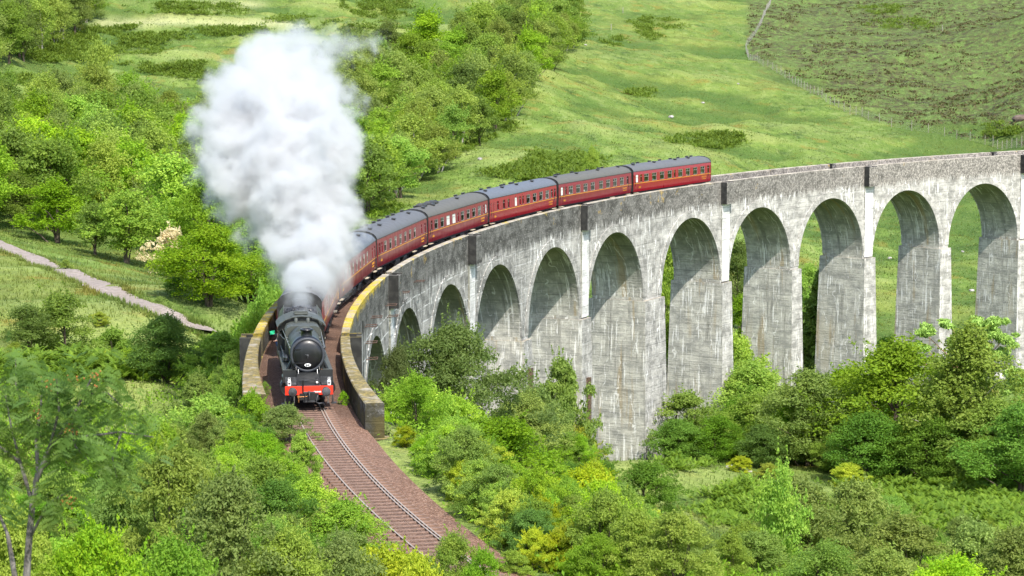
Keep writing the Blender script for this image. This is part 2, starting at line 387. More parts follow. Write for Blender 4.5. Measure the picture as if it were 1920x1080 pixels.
for r_ in REF:
    for sg in(1,-1):
        o0,o1=(2.955,3.70) if sg>0 else (-3.68,-2.955)
        b=MB()
        # built in its own curved frame: floor, two cheeks and the outer wall
        def blk(s0,s1,a,c,h0,h1):
            V=[Pn(s,o,h) for h in(h0,h1) for (s,o) in((s0,a),(s1,a),(s1,c),(s0,c))]
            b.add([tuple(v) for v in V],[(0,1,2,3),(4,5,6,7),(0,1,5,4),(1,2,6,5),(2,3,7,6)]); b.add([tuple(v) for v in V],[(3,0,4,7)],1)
        blk(r_-1.05,r_+1.05,o0,o1,-1.5,-.25)
        blk(r_-1.05,r_-.75,o0,o1,-.247,1.0); blk(r_+.75,r_+1.05,o0,o1,-.247,1.0)
        w0,w1=(o1-.32,o1) if sg>0 else (o0,o0+.32)
        blk(r_-.748,r_+.748,w0,w1,-.247,.92)
        me=b.mesh('refuge',[M_PAR,M_BLKSIDE]); u=me.uv_layers.new(name='sh')
        co=np.zeros(len(me.vertices)*3,dtype=np.float32); me.vertices.foreach_get('co',co); co=co.reshape(-1,3)
        s_,o_=to_so(co[:,0],co[:,1]); uvv=np.stack([s_,co[:,2]-Z0-G*s_],1).astype(np.float32)
        li=np.zeros(len(me.loops),dtype=np.int32); me.loops.foreach_get('vertex_index',li); u.data.foreach_set('uv',uvv[li].ravel())
        vpart(link(bpy.data.objects.new('refuge',me)))
        if r_>0:
            p0,p1=(FO-.05,FO+.13) if sg>0 else (-FO-.13,-FO+.05)
            slab('pilaster',r_-.95,r_+.95,p0,p1,HS-.2,-1.503,[M_PIL,M_SOF,M_PIL])
# iron climbing brackets on the old end of the viaduct
M_RUST=plain('rusty iron',(.10,.06,.045),.85,.3)
for i,(s_,h_) in enumerate([(7.4,-1.0),(7.8,-2.2),(8.2,-3.4),(11.5,-.9),(20.5,-1.1),(21.0,-2.0),(27,-.9),(34,-.8)]):
    b=MB(); b.tube([P(s_,2.9,h_),P(s_+.1,3.75,h_+.05)],.035,6); b.tube([P(s_+.9,2.9,h_+.02),P(s_+1.,3.7,h_+.06)],.035,6); b.tube([P(s_+.1,3.7,h_+.05),P(s_+1.,3.68,h_+.06)],.03,6)
    vpart(b.build('iron_bracket',M_RUST))
# wooden drain boxes left standing against two piers
M_WOODOLD=plain('old stained timber',(.10,.065,.04),.9,0,.5,5)
for s_,h0,h1,o in((91.0,-24,-16.5,3.75),(73.5,-22,-13.2,3.7)):
    b=MB(); b.add([tuple(Pn(a,o_,h)) for h in(h0,h1) for a,o_ in((s_-.28,o-.5),(s_+.28,o-.5),(s_+.28,o+.05),(s_-.28,o+.05))],[(0,1,2,3),(4,5,6,7),(0,1,5,4),(1,2,6,5),(2,3,7,6),(3,0,4,7)])
    vpart(b.build('downpipe_box',M_WOODOLD))
# ------------------------------------------------------------------ track: ballast, sleepers, rails
def ballast_mat():
    t=NT('red granite ballast'); p=t.pos(); v=t.vor(p,17,'Color'); d=t.vor(p,17)
    r_,g_,b_=t.sep(v); big=t.noise(p,.6,4); s_=t.n('ShaderNodeUVMap',uv_map='sh').outputs[0]; s,u,_=t.sep(s_)
    c=t.ramp(r_,[(0,(.085,.043,.027)),(.4,(.18,.098,.062)),(.75,(.26,.150,.10)),(1,(.38,.26,.195))])
    # oil and coal dust between the rails; darker ballast all along the viaduct
    cen=t.math('ABSOLUTE',t.math('SUBTRACT',t.attr('offs'),.08)); oil=t.math('MULTIPLY',t.ss(cen,.3,1.1,1,0),t.ss(big,.2,.6,.45,1))
    c=t.mix(t.math('MULTIPLY',oil,.55),c,(.075,.045,.03))
    via_=t.math('MULTIPLY',t.ss(s,-39,-34),t.ss(big,.25,.6,.5,1)); c=t.mix(t.math('MULTIPLY',via_,.6),c,(.075,.045,.033))
    c=t.mix(t.math('MULTIPLY',t.ss(big,.55,.7),.4),c,(.10,.06,.045))
    return t.done(t.pbsdf(c,.9,0,.3,t.bump(d,.9,.08)))
M_BAL=ballast_mat()
def bal_prof(s):
    k=min(1,max(0,(-36.-s)/6.)); w=2.46+.25*k
    return [(-w+.12-1.2*k,-.55-1.1*k),(-w+.12,-.28-.12*k),(-1.45,-.17),(-1.1,-.13),(-.72,-.09),(-.45,-.055),(.0,-.048),(.45,-.055),(.72,-.09),(1.1,-.13),(1.45,-.17),(w,-.26-.12*k),(w+.55*k,-.5-.8*k)]
bal=sheet(-150,300,bal_prof,300,'ballast',[M_BAL],None,1)
_co=np.zeros(len(bal.data.vertices)*3,dtype=np.float32); bal.data.vertices.foreach_get('co',_co); _at=bal.data.attributes.new('offs','FLOAT','POINT'); _at.data.foreach_set('value',to_so(_co[0::3],_co[1::3])[1].astype(np.float32)); tag(bal,'reddish brown stone ballast under the single railway track','ballast',None,'structure')
tr=empty('railway_track',P(-60,0,-.1),0,'single curved railway track with worn steel rails and a check rail','track')
def tpart(o): o.parent=tr; o.matrix_parent_inverse=Matrix.Translation(-tr.location); return o
def rail_mat():
    t=NT('worn rail steel'); n=t.sep(t.n('ShaderNodeNewGeometry').outputs['Normal'])[2]; nz=t.noise(t.pos(),6,3)
    top=t.ss(n,.6,.9)
    rust=t.mix(nz,(.11,.055,.03),(.20,.11,.065)); c=t.mix(top,rust,(.37,.30,.24))
    return t.done(t.pbsdf(c,t.lin(top,0,1,.85,.5),t.math('MULTIPLY',top,.35),.5))
M_RAIL=rail_mat()
def rail(off): 
    pr=[(off-.065,-.15),(off-.065,-.13),(off-.012,-.105),(off-.012,-.04),(off-.036,-.03),(off-.036,-.004),(off-.028,0),(off+.028,0),(off+.036,-.004),(off+.036,-.03),(off+.012,-.04),(off+.012,-.105),(off+.065,-.13),(off+.065,-.15)]
    return tpart(sheet(-150,300,pr,300,'rail',[M_RAIL],None,1,True))
TC=.08 # the track sits a touch toward the inside of the bend
rail(TC-.7525); rail(TC+.7525); r3=rail(TC+.60); r3.name='check_rail'
M_SLP=plain('brown timber sleeper',(.17,.105,.075),.92,0,.35,4,.4)
b=MB(); b.box((0,0,-.11),(2.6,.25,.14),bev=.015)
for x in(-.7525,.7525,.60): b.box((x,0,-.075),(.26,.16,.10),bev=.02)
slp=b.mesh('sleeper',M_SLP)
for i in range(100):
    s_=-33.5-i*.68
    o=link(bpy.data.objects.new('sleeper',slp),tr); q=P(s_,TC); o.location=q-tr.location; o.rotation_euler=(0,0,-s_/R+rad(random.uniform(-.6,.6)))
# ------------------------------------------------------------------ the train
def paint(name,col,rough=.32,dirt=.25,coat=.0,spec=.5):
    t=NT(name); p=t.objco(); nz=t.noise(p,1.3,4,.6); d=t.noise(t.vmul(p,(2.,1.2,.5)),1.5,4,.65)
    c=t.mix(t.math('MULTIPLY',t.ss(d,.45,.7),dirt),col,tuple(k*.5+.03 for k in col))
    return t.done(t.pbsdf(c,t.lin(nz,.3,.7,rough,rough+.18),0,spec,None,**({'Coat Weight':coat,'Coat Roughness':.15} if coat else {})))
M_MAR=paint('maroon coach paint',(.185,.005,.017),.28,.3,.4); M_MAR2=paint('crimson coach paint',(.245,.004,.013),.26,.22,.4)
M_ROOF=paint('grey coach roof',(.095,.099,.106),.6,.5); M_ROOF2=paint('sooty coach roof',(.09,.09,.082),.7,.6); M_ROOF3=paint('blue grey coach roof',(.10,.112,.132),.5,.3)
M_GOLD=plain('yellow lining',(.56,.27,.022),.5,0,.1); M_BLK=plain('black running gear',(.018,.018,.018),.6,.0,.5,4)
M_DKG=plain('dark grey steel',(.05,.052,.055),.55,.2,.4,3); M_CREAM=plain('cream footboard',(.40,.34,.24),.8,0,.4)
M_SILV=plain('silver window frame',(.45,.44,.42),.4,.6,.1); M_SEAT=plain('green seat cloth',(.16,.20,.14),.9,0,.4,2); M_IN=plain('coach interior panel',(.32,.27,.2),.7)
def glass_mat():
    t=NT('coach window glass'); g=t.n('ShaderNodeBsdfGlossy'); g.inputs['Roughness'].default_value=.03; g.inputs['Color'].default_value=(.95,1,.97,1)
    tr_=t.n('ShaderNodeBsdfTransparent'); tr_.inputs['Color'].default_value=(.66,.70,.66,1)
    fr=t.n('ShaderNodeLayerWeight'); fr.inputs['Blend'].default_value=.5
    m=t.n('ShaderNodeMixShader'); t.set(m.inputs[0],t.math('MULTIPLY_ADD',t.math('POWER',fr.outputs['Facing'],4.),.5,.05)); t.t.links.new(tr_.outputs[0],m.inputs[1]); t.t.links.new(g.outputs[0],m.inputs[2])
    return t.done(m.outputs[0])
M_GLS=glass_mat(); M_FROST=plain('frosted white glass',(.62,.66,.6),.35,0,.1)
M_DARKPANE=plain('dark glass',(.012,.014,.014),.06,0,.2)
SIDE=[(1.05,1.325),(1.30,1.36),(1.90,1.395),(2.02,1.393),(2.86,1.365),(3.20,1.31)]
def side_x(z): return float(np.interp(z,[a for a,_ in SIDE],[b for _,b in SIDE]))
ROOFP=[(1.335,3.19),(1.33,3.26),(1.24,3.44),(1.05,3.62),(.75,3.76),(.38,3.845),(0,3.87)]
LY=19.66/2
# window spans per coach pattern: (centre along the body, width, kind) ; forward end is +y
def bays(n,y0,pitch,w=1.12): return [(y0-i*pitch,w,'big') for i in range(n)]
LAY={'open':[(9.0,.62,'frost'),(8.05,.42,'slim')]+bays(4,6.75,1.93)+[(-.3,.42,'slim')]+bays(4,-1.75,1.93)+[(-9.1,.5,'slim')],
 'plain':[(9.0,.62,'frost'),(8.05,.42,'slim')]+bays(4,6.75,1.93)+bays(4,-1.3,1.93)+[(-8.7,.5,'slim')],
 'brake':[(7.6,.5,'slim'),(5.9,.62,'slim'),(4.6,.5,'slim'),(2.5,.7,'frost'),(1.3,.46,'slim'),(.45,.46,'slim')]+bays(4,-1.1,1.93)+[(-8.3,.62,'slim'),(-9.25,.5,'slim')],
 'buffet':[(8.9,.46,'slim')]+bays(2,7.5,1.93)+[(3.7,1.12,'frostbig'),(1.8,1.12,'frostbig'),(.5,.46,'slim')]+bays(4,-1.0,1.93)+[(-8.35,.46,'slim'),(-9.1,.62,'frost')],
 'compart':[(9.1,.5,'slim'),(8.2,.42,'slim')]+bays(7,6.9,1.93,.86)+[(-7.5,.42,'slim'),(-9.0,.5,'slim')]}
_mc={}
def cached(key,fn):
    if key not in _mc: _mc[key]=fn()
    return _mc[key]
def coach_body(lay):
    b=MB(); ys=sorted({-LY,LY}|{round(c+sg*w/2,3) for c,w,_ in LAY[lay] for sg in(-1,1)})
    op=[(c-w/2,c+w/2) for c,w,_ in LAY[lay]]
    for sx in(-1,1):
        vs=[(sx*x,y,z) for z,x in SIDE for y in ys]; n=len(ys); fs=[]
        for j in range(len(SIDE)-1):
            for i in range(n-1):
                mid=(ys[i]+ys[i+1])/2
                if j==3 and any(a<mid<c for a,c in op): continue
                fs.append((j*n+i,j*n+i+1,(j+1)*n+i+1,(j+1)*n+i))
        b.add(vs,fs)
        # reveals of the window openings
        for a,c in op:
            zb,zt=2.02,2.86; xb,xt=side_x(zb),side_x(zt)
            for (y0,z0,x0),(y1,z1,x1) in((((a,zb,xb),(c,zb,xb))),((a,zt,xt),(c,zt,xt)),((a,zb,xb),(a,zt,xt)),((c,zb,xb),(c,zt,xt))):
                b.add([(sx*x0,y0,z0),(sx*x1,y1,z1),(sx*(x1-.07),y1,z1),(sx*(x0-.07),y0,z0)],[(0,1,2,3)])
    for y in(-LY,LY):
        pr=[(-x,z) for z,x in SIDE]+[(x,z) for z,x in SIDE[::-1]]
        b.add([(x,y,z) for x,z in pr],[tuple(range(len(pr)))])
        # door and handrails on the side by each end
    b.box((0,0,1.12),(2.62,2*LY-.02,.06))
    return b
def roof_mesh(m):
    b=MB(); pr=[(x,z) for x,z in ROOFP]+[(-x,z) for x,z in ROOFP[::-1][1:]]; n=len(pr)
    ys=[-LY-.02,-LY+.35,-LY+1]+[ -LY+1+i*(2*LY-2)/6 for i in range(1,6)]+[LY-1,LY-.35,LY+.02]
    vs=[]
    for y in ys:
        e=(abs(y)-LY+1)/1.0; dr=.05*max(0,e)**2
        vs+=[(x,y,z-dr*(1 if z>3.3 else 0)) for x,z in pr]
    b.add(vs,[(j*n+i,j*n+i+1,(j+1)*n+i+1,(j+1)*n+i) for j in range(len(ys)-1) for i in range(n-1)],0,True)
    for j in(0,len(ys)-1): b.add(vs[j*n:(j+1)*n],[tuple(range(n))])
    for x in(-1,1): b.tube([(x*1.345,-LY,3.235),(x*1.345,LY,3.235)],.022,6)
    return b.mesh('roof',m)
def pane_mesh(w,kind):
    b=MB(); zb,zt=2.03,2.85; xo=lambda z:side_x(z)-.045; y=w/2-.012
    hgt=zb+(zt-zb)*.64
    fm=1
    if kind=='big':
        b.add([(-xo(zb),-y,zb),(-xo(zb),y,zb),(-xo(zt),y,zt),(-xo(zt),-y,zt)],[(0,1,2,3)],0)
        b.box((-xo(hgt),0,hgt),(.05,w-.03,.035),fm); 
        for yy in(-y+.02,y-.02): b.box((-xo(2.44),yy,2.44),(.05,.035,.80),fm)
        b.box((-xo(2.05),0,2.05),(.05,w-.03,.035),fm); b.box((-xo(2.83),0,2.83),(.05,w-.03,.035),fm); b.box((-xo(2.7),0,2.7),(.05,.03,.26),fm)
    else:
        b.add([(-xo(zb),-y,zb),(-xo(zb),y,zb),(-xo(zt),y,zt),(-xo(zt),-y,zt)],[(0,1,2,3)],2 if kind.startswith('frost') else 0)
        b.box((-xo(2.05),0,2.05),(.045,w-.03,.03),fm); b.box((-xo(2.62),0,2.62),(.045,w-.03,.028),fm)
    return b.mesh('window',[M_GLS,M_SILV,M_FROST])
def bogie_mesh():
    b=MB()
    for x in(-1.02,1.02):
        b.box((x,0,.60),(.10,3.4,.22),0,None,.03); b.box((x,0,.42),(.14,.9,.18),0,None,.03)
        for y in(-1.3,1.3): b.box((x,y,.52),(.2,.34,.34),0,None,.05); b.box((x,y-.28,.62),(.12,.08,.3)); b.box((x,y+.28,.62),(.12,.08,.3))
        for k in range(4): b.lathe([(0,.11),(.26,.11)],(x,-.35+k*.23,.5),'Z',10)
    b.box((0,0,.62),(2.0,.5,.2)); return b.mesh('bogie',M_BLK)
def wheel_mesh(r,w=.13):
    b=MB(); b.lathe([(-w/2,r*.25),(-w/2,r*.86),(-w*.5,r*.99),(w*.2,r),(w*.25,r+.03),(w/2,r+.03),(w/2,r*.86),(w*.2,r*.8),(w*.2,r*.25)],(0,0,0),'X',28,0); b.lathe([(-w*.9,.09),(w*.9,.09)],(0,0,0),'X',12); return b.mesh('wheel',M_DKG)
def glyphs(b,x,y0,z0,n,w,h,gap):
    """a line of small weathered characters, too worn to read in the photograph"""
    rr=random.Random(n*7+int(y0*10))
    for i in range(n):
        y=y0-i*(w+gap)
        b.box((x,y,z0),(.012,w*.25,h)); b.box((x,y-w*.3,z0+rr.choice((-1,1))*h*.36),(.012,w*.5,h*.26))
        if rr.random()<.6: b.box((x,y-w*.55,z0),(.012,w*.22,h*rr.choice((.5,1))))
def coach(sc_,lay,body,roof,label,grp='maroon railway coaches of the train'):
    pa,pb=P(sc_-7.1,TC),P(sc_+7.1,TC); mid=(pa+pb)/2; d=pa-pb
    rz=math.atan2(d.y,d.x)-PI/2
    t=empty('railway_coach',mid,rz,label,'coach',grp); t.rotation_euler=(math.atan2(d.z,math.hypot(d.x,d.y)),0,rz); t.rotation_mode='XYZ'
    O=lambda n,me,p=t,loc=None,rot=None:(lambda o:(setattr(o,'location',loc) if loc else None,setattr(o,'rotation_euler',rot) if rot else None,o)[-1])(link(bpy.data.objects.new(n,me),p))
    O('body',cached(('body',lay,body.name),lambda:coach_body(lay).mesh('body',body)))
    rf=O('roof',cached(('roof',roof.name),lambda:roof_mesh(roof)))
    def vent():
        b=MB(); b.box((0,0,.05),(.26,.34,.10),0,None,.03); b.box((0,0,.13),(.34,.42,.06),0,None,.02); return b.mesh('roof_vent',M_DKG)
    vm=cached('vent',vent); rr=random.Random(int(sc_*10))
    vy={'open':[8.2,6.4,5.3,3.1,2.4,-.2,-2.2,-2.9,-4.9,-5.6,-7.2,-8.3],'brake':[8.6,7.2,5.1,3.9,1.6,.9,-.2,-1.0,-1.7,-4.8],'buffet':[8.4,7.6,6.2,5.3,3.9,2.8,-2.4,-5.2,-7.8],'plain':[8.6,6.5,5.8,3.2,2.2,-1.8,-2.5,-5,-6,-8.2],'compart':[8.4,7.0,5.6,4.9,2.8,.8,-.5,-2.5,-4.6,-6.5,-8.2]}[lay]
    for i,y in enumerate(vy):
        x=(.45 if i%3 else -.45); o=O('vent',vm,rf,(x,y,3.825),(0,.14 if x>0 else -.14,0))
    if lay=='buffet':
        for y in(4.6,3.4,6.9):
            b=MB(); b.box((0,0,.1),(.8,.9,.2),0,None,.04); b.box((0,0,.22),(.6,.5,.1),0,None,.03); O('vent',cached('bigvent',lambda:b.mesh('vent',M_DKG)),rf,(.1,y,3.86))
    def strip():
        b=MB()
        for sx in(-1,1): b.box((sx*(side_x(1.93)+.006),0,1.935),(.012,2*LY-.1,.055))
        return b.mesh('lining',M_GOLD)
    O('lining',cached('lining',strip))
    def mk(): 
        b=MB()
        for sx in(-1,1):
            glyphs(b,sx*(side_x(1.62)+.008),-7.35,1.66,8,.11,.15,.05); glyphs(b,sx*(side_x(1.5)+.01),-7.45,1.42,7,.09,.10,.06); glyphs(b,sx*(side_x(1.5)+.008),8.6,1.5,3,.14,.17,.05)
        return b.mesh('lettering',M_GOLD)
    O('lettering',cached('lettering',mk))
    for c,w,k in LAY[lay]:
        pm=cached(('pane',w,k),lambda:pane_mesh(w,k))
        O('window',pm,t,(0,c,0)); O('window',pm,t,(0,c,0),(0,0,PI))
    # doors: outlined leaf with a brass grab handle
    def door():
        b=MB(); 
        for y in(-.36,.36): b.box((-1.402,y,2.0),(.014,.018,1.75))
        b.tube([(-1.43,.27,1.7),(-1.43,.27,2.15)],.016,6); return b.mesh('door',M_BLK)
    dm=cached('door',door)
    for y in(LY-.62,-LY+.55): O('door',dm,t,(0,y,0)); O('door',dm,t,(0,y,0),(0,0,PI))
    def under():
        b=MB(); b.box((0,0,.96),(2.3,2*LY-.1,.16)); 
        for x in(-1.22,1.22): b.box((x,0,.98),(.09,2*LY-.2,.14)); b.tube([(x*.9,4.2,.95),(x*.9,2.0,.45),(x*.9,-2.0,.45),(x*.9,-4.2,.95)],.035,6)
        for x,y,l in((-.95,1.6,1.5),(.95,1.2,1.5),(-.95,-1.3,1.2),(.9,-1.6,1.0)): b.box((x,y,.62),(.62,l,.5),0,None,.04)
        b.lathe([(-.9,.24),(.9,.24)],(.2,0,.6),'Y',14); return b.mesh('underframe',M_BLK)
    O('underframe',cached('under',under))
    def fb():
        b=MB(); b.box((0,0,0),(.24,1.0,.05),0,None,.01); return b.mesh('footboard',M_CREAM)
    for x in(-1.36,1.36):
        for y in(LY-.7,-LY+5.3,-LY+.7): O('footboard',cached('foot',fb),t,(x,y,.90))
    bm_,wm=cached('bogie',bogie_mesh),cached('cwheel',lambda:wheel_mesh(.457))
    for y in(7.1,-7.1):
        bo=O('bogie',bm_,t,(0,y,0))
        for yy in(1.3,-1.3):
            for x in(-.76,.76): O('wheel',wm,bo,(x,yy,.46),(0,0,PI if x<0 else 0))
    def gang():
        b=MB(); pr=[(-.62,1.3),(-.62,3.3),(-.4,3.45),(.4,3.45),(.62,3.3),(.62,1.3)]
        b.prism(pr,0,.34); 
        arc=[(x*1.005,z+.01) for x,z in ROOFP]+[(-x*1.005,z+.01) for x,z in ROOFP[::-1][1:]]
        arc=[(1.34,1.1)]+arc+[(-1.34,1.1)]; b.prism(arc,-.04,.05); return b.mesh('gangway',M_BLK)
    g=cached('gang',gang); O('gangway',g,t,(0,LY+.03,0)); O('gangway',g,t,(0,-LY-.03,0),(0,0,PI))
    def inter():
        b=MB(); b.box((0,0,1.55),(.02,.02,.02))
        for i in range(9):
            y=7.6-i*1.93
            for x in(-.75,.75):
                b.box((x,y,2.0),(.95,.14,.85),0,None,.04); b.box((x,y+.34,1.6),(.95,.5,.14),0,None,.03); b.box((x,y-.34,1.6),(.95,.5,.14),0,None,.03)
                b.box((x,y-.965,1.93),(.8,.55,.035),1)
        return b.mesh('seating',[M_SEAT,M_IN])
    if lay!='brake': O('seating',cached('inter',inter))
    return t
CPITCH=20.4; S_END=128.74
order=[('open',M_MAR2,M_ROOF,'crimson coach with lavender grey roof, last of the train with free end'),('plain',M_MAR,M_ROOF2,'maroon coach with brownish sooty roof just ahead of the last coach'),('brake',M_MAR2,M_ROOF3,'crimson brake coach with blue grey roof, a blank front half and few narrow windows'),('buffet',M_MAR,M_ROOF2,'maroon coach with two blank pale windows and bulky vents on its roof'),('compart',M_MAR,M_ROOF,'maroon coach with grey roof, fourth behind the engine by coach count from the tail fifth'),('compart',M_MAR,M_ROOF3,'maroon coach whose front roof disappears into the white steam'),('compart',M_MAR,M_ROOF,'maroon coach coupled straight behind the tender, mostly hidden by steam')]
order[4]=('compart',M_MAR,M_ROOF,'maroon coach with even narrow windows between the steam-hidden coach and the one with bulky vents')
coaches=[]
for k,(lay,bm_,rm_,lb) in enumerate(order):
    coaches.append(coach(S_END-10.2-.18-k*CPITCH+.2,lay,bm_,rm_,lb))
# ---- steam locomotive; local +y is forward, origin on the rails under the buffer beam
M_LOCO=paint('black engine paint',(.010,.011,.011),.34,.25,.15); M_LOCOT=paint('grey green boiler paint',(.05,.056,.046),.45,.4); M_SMK=paint('black smokebox',(.006,.0065,.008),.27,.2,.1); M_RING=paint('blue black ring',(.03,.034,.042),.42,.2)  # boiler, firebox, running plates and cab roof take a lighter grey green
M_REDB=paint('vermilion buffer beam',(.70,.028,.006),.42,.08); M_WHT=plain('white lamp enamel',(.8,.8,.78),.4,0,.05); M_STEEL=plain('bare steel',(.42,.42,.40),.35,.8,.2); M_COAL=plain('coal',(.02,.02,.022),.45,0,.6,5,.5); M_BRASS=plain('copper pipe',(.55,.25,.08),.35,.8,.2)
SL=-34.55
pa,pb=P(SL+2.5,TC),P(SL+8.5,TC); d=(pa-pb); rzl=math.atan2(d.y,d.x)-PI/2
lo=empty('steam_locomotive',pb+(pa-pb).normalized()*8.5,rzl,'black steam locomotive with red buffer beam heading the train on the curve','locomotive')
OB=lambda n,b,m,p=lo:b.build(n,m,p)
BZ=2.72
b=MB(); b.lathe([(-1.62,.86),(-1.62,.91),(-3.45,.91),(-3.46,.84)],(0,0,BZ),'Y',40,0,False); b.prism([(-.86,1.95),(-.86,2.5),(.86,2.5),(.86,1.95)],-3.4,-1.66); sb=OB('smokebox',b,M_SMK)
b=MB(); b.lathe([(-3.46,.83),(-4.6,.845),(-6.6,.90),(-6.62,.87)],(0,0,BZ),'Y',40,0,False)
for y in(-4.3,-5.2,-6.1): b.lathe([(y,.862+.02*(-y-4)/2.6),(y-.06,.866+.02*(-y-4)/2.6)],(0,0,BZ),'Y',40,0,False)
OB('boiler',b,M_LOCOT)
def belp(w,top,r):  # square-shouldered firebox section
    return [(-w*.96,1.75),(-w,2.3),(-w,top-r),(-w+r*.35,top-r*.35),(-w+r,top-.02),(0,top+.02),(w-r,top-.02),(w-r*.35,top-r*.35),(w,top-r),(w,2.3),(w*.96,1.75)]
b=MB(); pr0,pr1=belp(.98,3.60,.30),belp(.93,3.56,.30); n=len(pr0)
b.add([(x,-6.6,z) for x,z in pr0]+[(x,-9.05,z) for x,z in pr1],[(i,(i+1)%n,n+(i+1)%n,n+i) for i in range(n)],0,False); b.add([(x,-6.6,z) for x,z in pr0],[tuple(range(n))])
for y in(-7.2,-8.1): b.prism([(x*1.012,z+.012) for x,z in belp(.965,3.58,.30)],y-.05,y)
for x,y in((-.33,-8.2),(.33,-8.2)): b.lathe([(0,.11),(.22,.10),(.26,.05)],(x,y,3.58),'Z',14)
OB('firebox',b,M_LOCOT)
b=MB(); b.lathe([(0,.34),(.10,.30),(.32,.275),(.36,.30),(.40,.37),(.47,.35),(.48,.22),(.30,.20)],(0,-2.55,3.50),'Z',28); OB('chimney',b,M_SMK)
b=MB(); pts=[(0,.48),(.12,.42),(.22,.36),(.30,.24),(.33,.0)]; b.lathe(pts,(0,-5.4,3.46),'Z',24); b.box((0,-4.35,3.56),(.6,.75,.22),0,None,.09); OB('dome',b,M_LOCOT)
# smokebox door with rim, hinges and dart
b=MB(); b.lathe([(-1.63,.86),(-1.56,.93),(-1.48,.925),(-1.43,.86),(-1.46,.79)],(0,0,BZ),'Y',40,0,False); OB('door_ring',b,M_RING)
b=MB(); b.lathe([(-1.52,.80),(-1.46,.77),(-1.40,.58),(-1.355,.3),(-1.34,0)],(0,0,BZ),'Y',40,0,False); dr=OB('smokebox_door',b,M_SMK)
b=MB(); b.lathe([(-1.33,.06),(-1.24,.05)],(0,0,BZ),'Y',12); b.tube([(-.02,-1.26,BZ),(.0,-1.26,BZ-.16)],.014,6); b.tube([(0,-1.22,BZ),(.13,-1.22,BZ+.07)],.014,6); OB('handle',b,M_DKG,dr)
b=MB(); b.box((.3,-1.40,BZ+.30),(.85,.035,.06)); b.box((.3,-1.38,BZ-.42),(.85,.035,.06)); b.tube([(.72,-1.46,BZ-.55),(.72,-1.46,BZ+.45)],.03,6); OB('hinge',b,M_SMK,dr)
b=MB(); b.lathe([(-1.335,.085),(-1.345,.085)],(0,0,BZ-.46),'Y',20); b2=MB(); b.prism([(-.17,-.02+BZ-.46),(-.17,.06+BZ-.46),(.17,.06+BZ-.46),(.17,-.02+BZ-.46)],-1.42,-1.41); 
b=MB(); n=20
b.add([(.17*math.cos(2*PI*i/n),-1.36,BZ-.52+.085*math.sin(2*PI*i/n)) for i in range(n)]+[(.17*math.cos(2*PI*i/n),-1.385,BZ-.52+.085*math.sin(2*PI*i/n)) for i in range(n)],[tuple(range(n)),tuple(range(n,2*n))]+[(i,(i+1)%n,n+(i+1)%n,n+i) for i in range(n)],0)
for x in(-.06,.06): b.box((x,-1.352,BZ-.52),(.05,.02,.10),1)
b.box((0,-1.352,BZ-.52),(.1,.02,.03),1)
OB('shed_plate',b,[M_WHT,M_BLK],dr)
b=MB(); b.tube([(-.55,-1.46,BZ+.44),(.55,-1.46,BZ+.44)],.018,6); b.box((0,-1.47,BZ+.62),(.10,.06,.16),0,None,.02); OB('lamp_bracket',b,M_SMK,dr)
# running plate, valances, sloping front, cylinders
def sidestrip(name,x0,x1,pts,th,m):
    b=MB()
    for i in range(len(pts)-1):
        (y0,z0),(y1,z1)=pts[i],pts[i+1]
        vs=[(x,y,z-dz) for dz in(0,th) for (x,y,z) in((x0,y0,z0),(x1,y0,z0),(x1,y1,z1),(x0,y1,z1))]
        b.add(vs,[(0,1,2,3),(4,5,6,7),(0,1,5,4),(1,2,6,5),(2,3,7,6),(3,0,4,7)])
    return OB(name,b,m)
for sx in(-1,1):
    sidestrip('running_plate',sx*.80,sx*1.31,[(-1.35,1.93),(-9.0,1.93)],.05,M_LOCOT)
    b=MB(); b.prism([(-1.35,1.9),(-9.0,1.9),(-9.0,1.74),(-1.35,1.74)],sx*1.27,sx*1.30,0,False,'X'); OB('valance',b,M_LOCO)
    b=MB(); b.prism([(-1.32,1.935),(-1.30,1.30),(-1.25,1.30),(-1.27,1.96)],sx*.62,sx*1.31,0,False,'X'); OB('front_apron',b,M_LOCO)
    b=MB(); b.lathe([(-1.45,.36),(-1.40,.42),(-2.65,.42),(-2.7,.36)],(sx*1.03,0,.98),'Y',24); b.lathe([(-1.4,.2),(-2.75,.2)],(sx*1.0,0,1.58),'Y',18); b.box((sx*1.06,-2.05,1.3),(.55,1.2,.6),0,None,.06); OB('cylinder',b,M_LOCO)
    b=MB(); b.tube([(sx*.82,-1.9,2.35),(sx*1.12,-1.95,1.75)],.10,12); OB('steam_pipe',b,M_SMK)
    b=MB(); b.tube([(sx*.9,-1.9,3.05),(sx*.93,-3.5,3.06),(sx*1.0,-6.6,3.12),(sx*1.05,-8.9,3.12)],.018,6)
    for y in(-2.2,-3.4,-4.8,-6.2): b.box((sx*.88,y,3.02),(.1,.03,.03))
    OB('handrail',b,M_STEEL)
    b=MB(); b.tube([(sx*.5,-1.32,1.98),(sx*.5,-1.18,1.72),(sx*.5,-.5,1.18)],.022,6); OB('front_handrail',b,M_STEEL)
    b=MB(); b.prism([(-1.62,1.95),(-1.62,2.5),(-1.35,1.95)],sx*.62,sx*.60,0,False,'X'); OB('smokebox_stay',b,M_SMK)
    for y in(-2.9,-5.2,-7.5):  # driving wheels with splasher-free frames
        pass
wb=cached('lw1',lambda:wheel_mesh(.50)); wd=cached('lw2',lambda:wheel_mesh(.914))
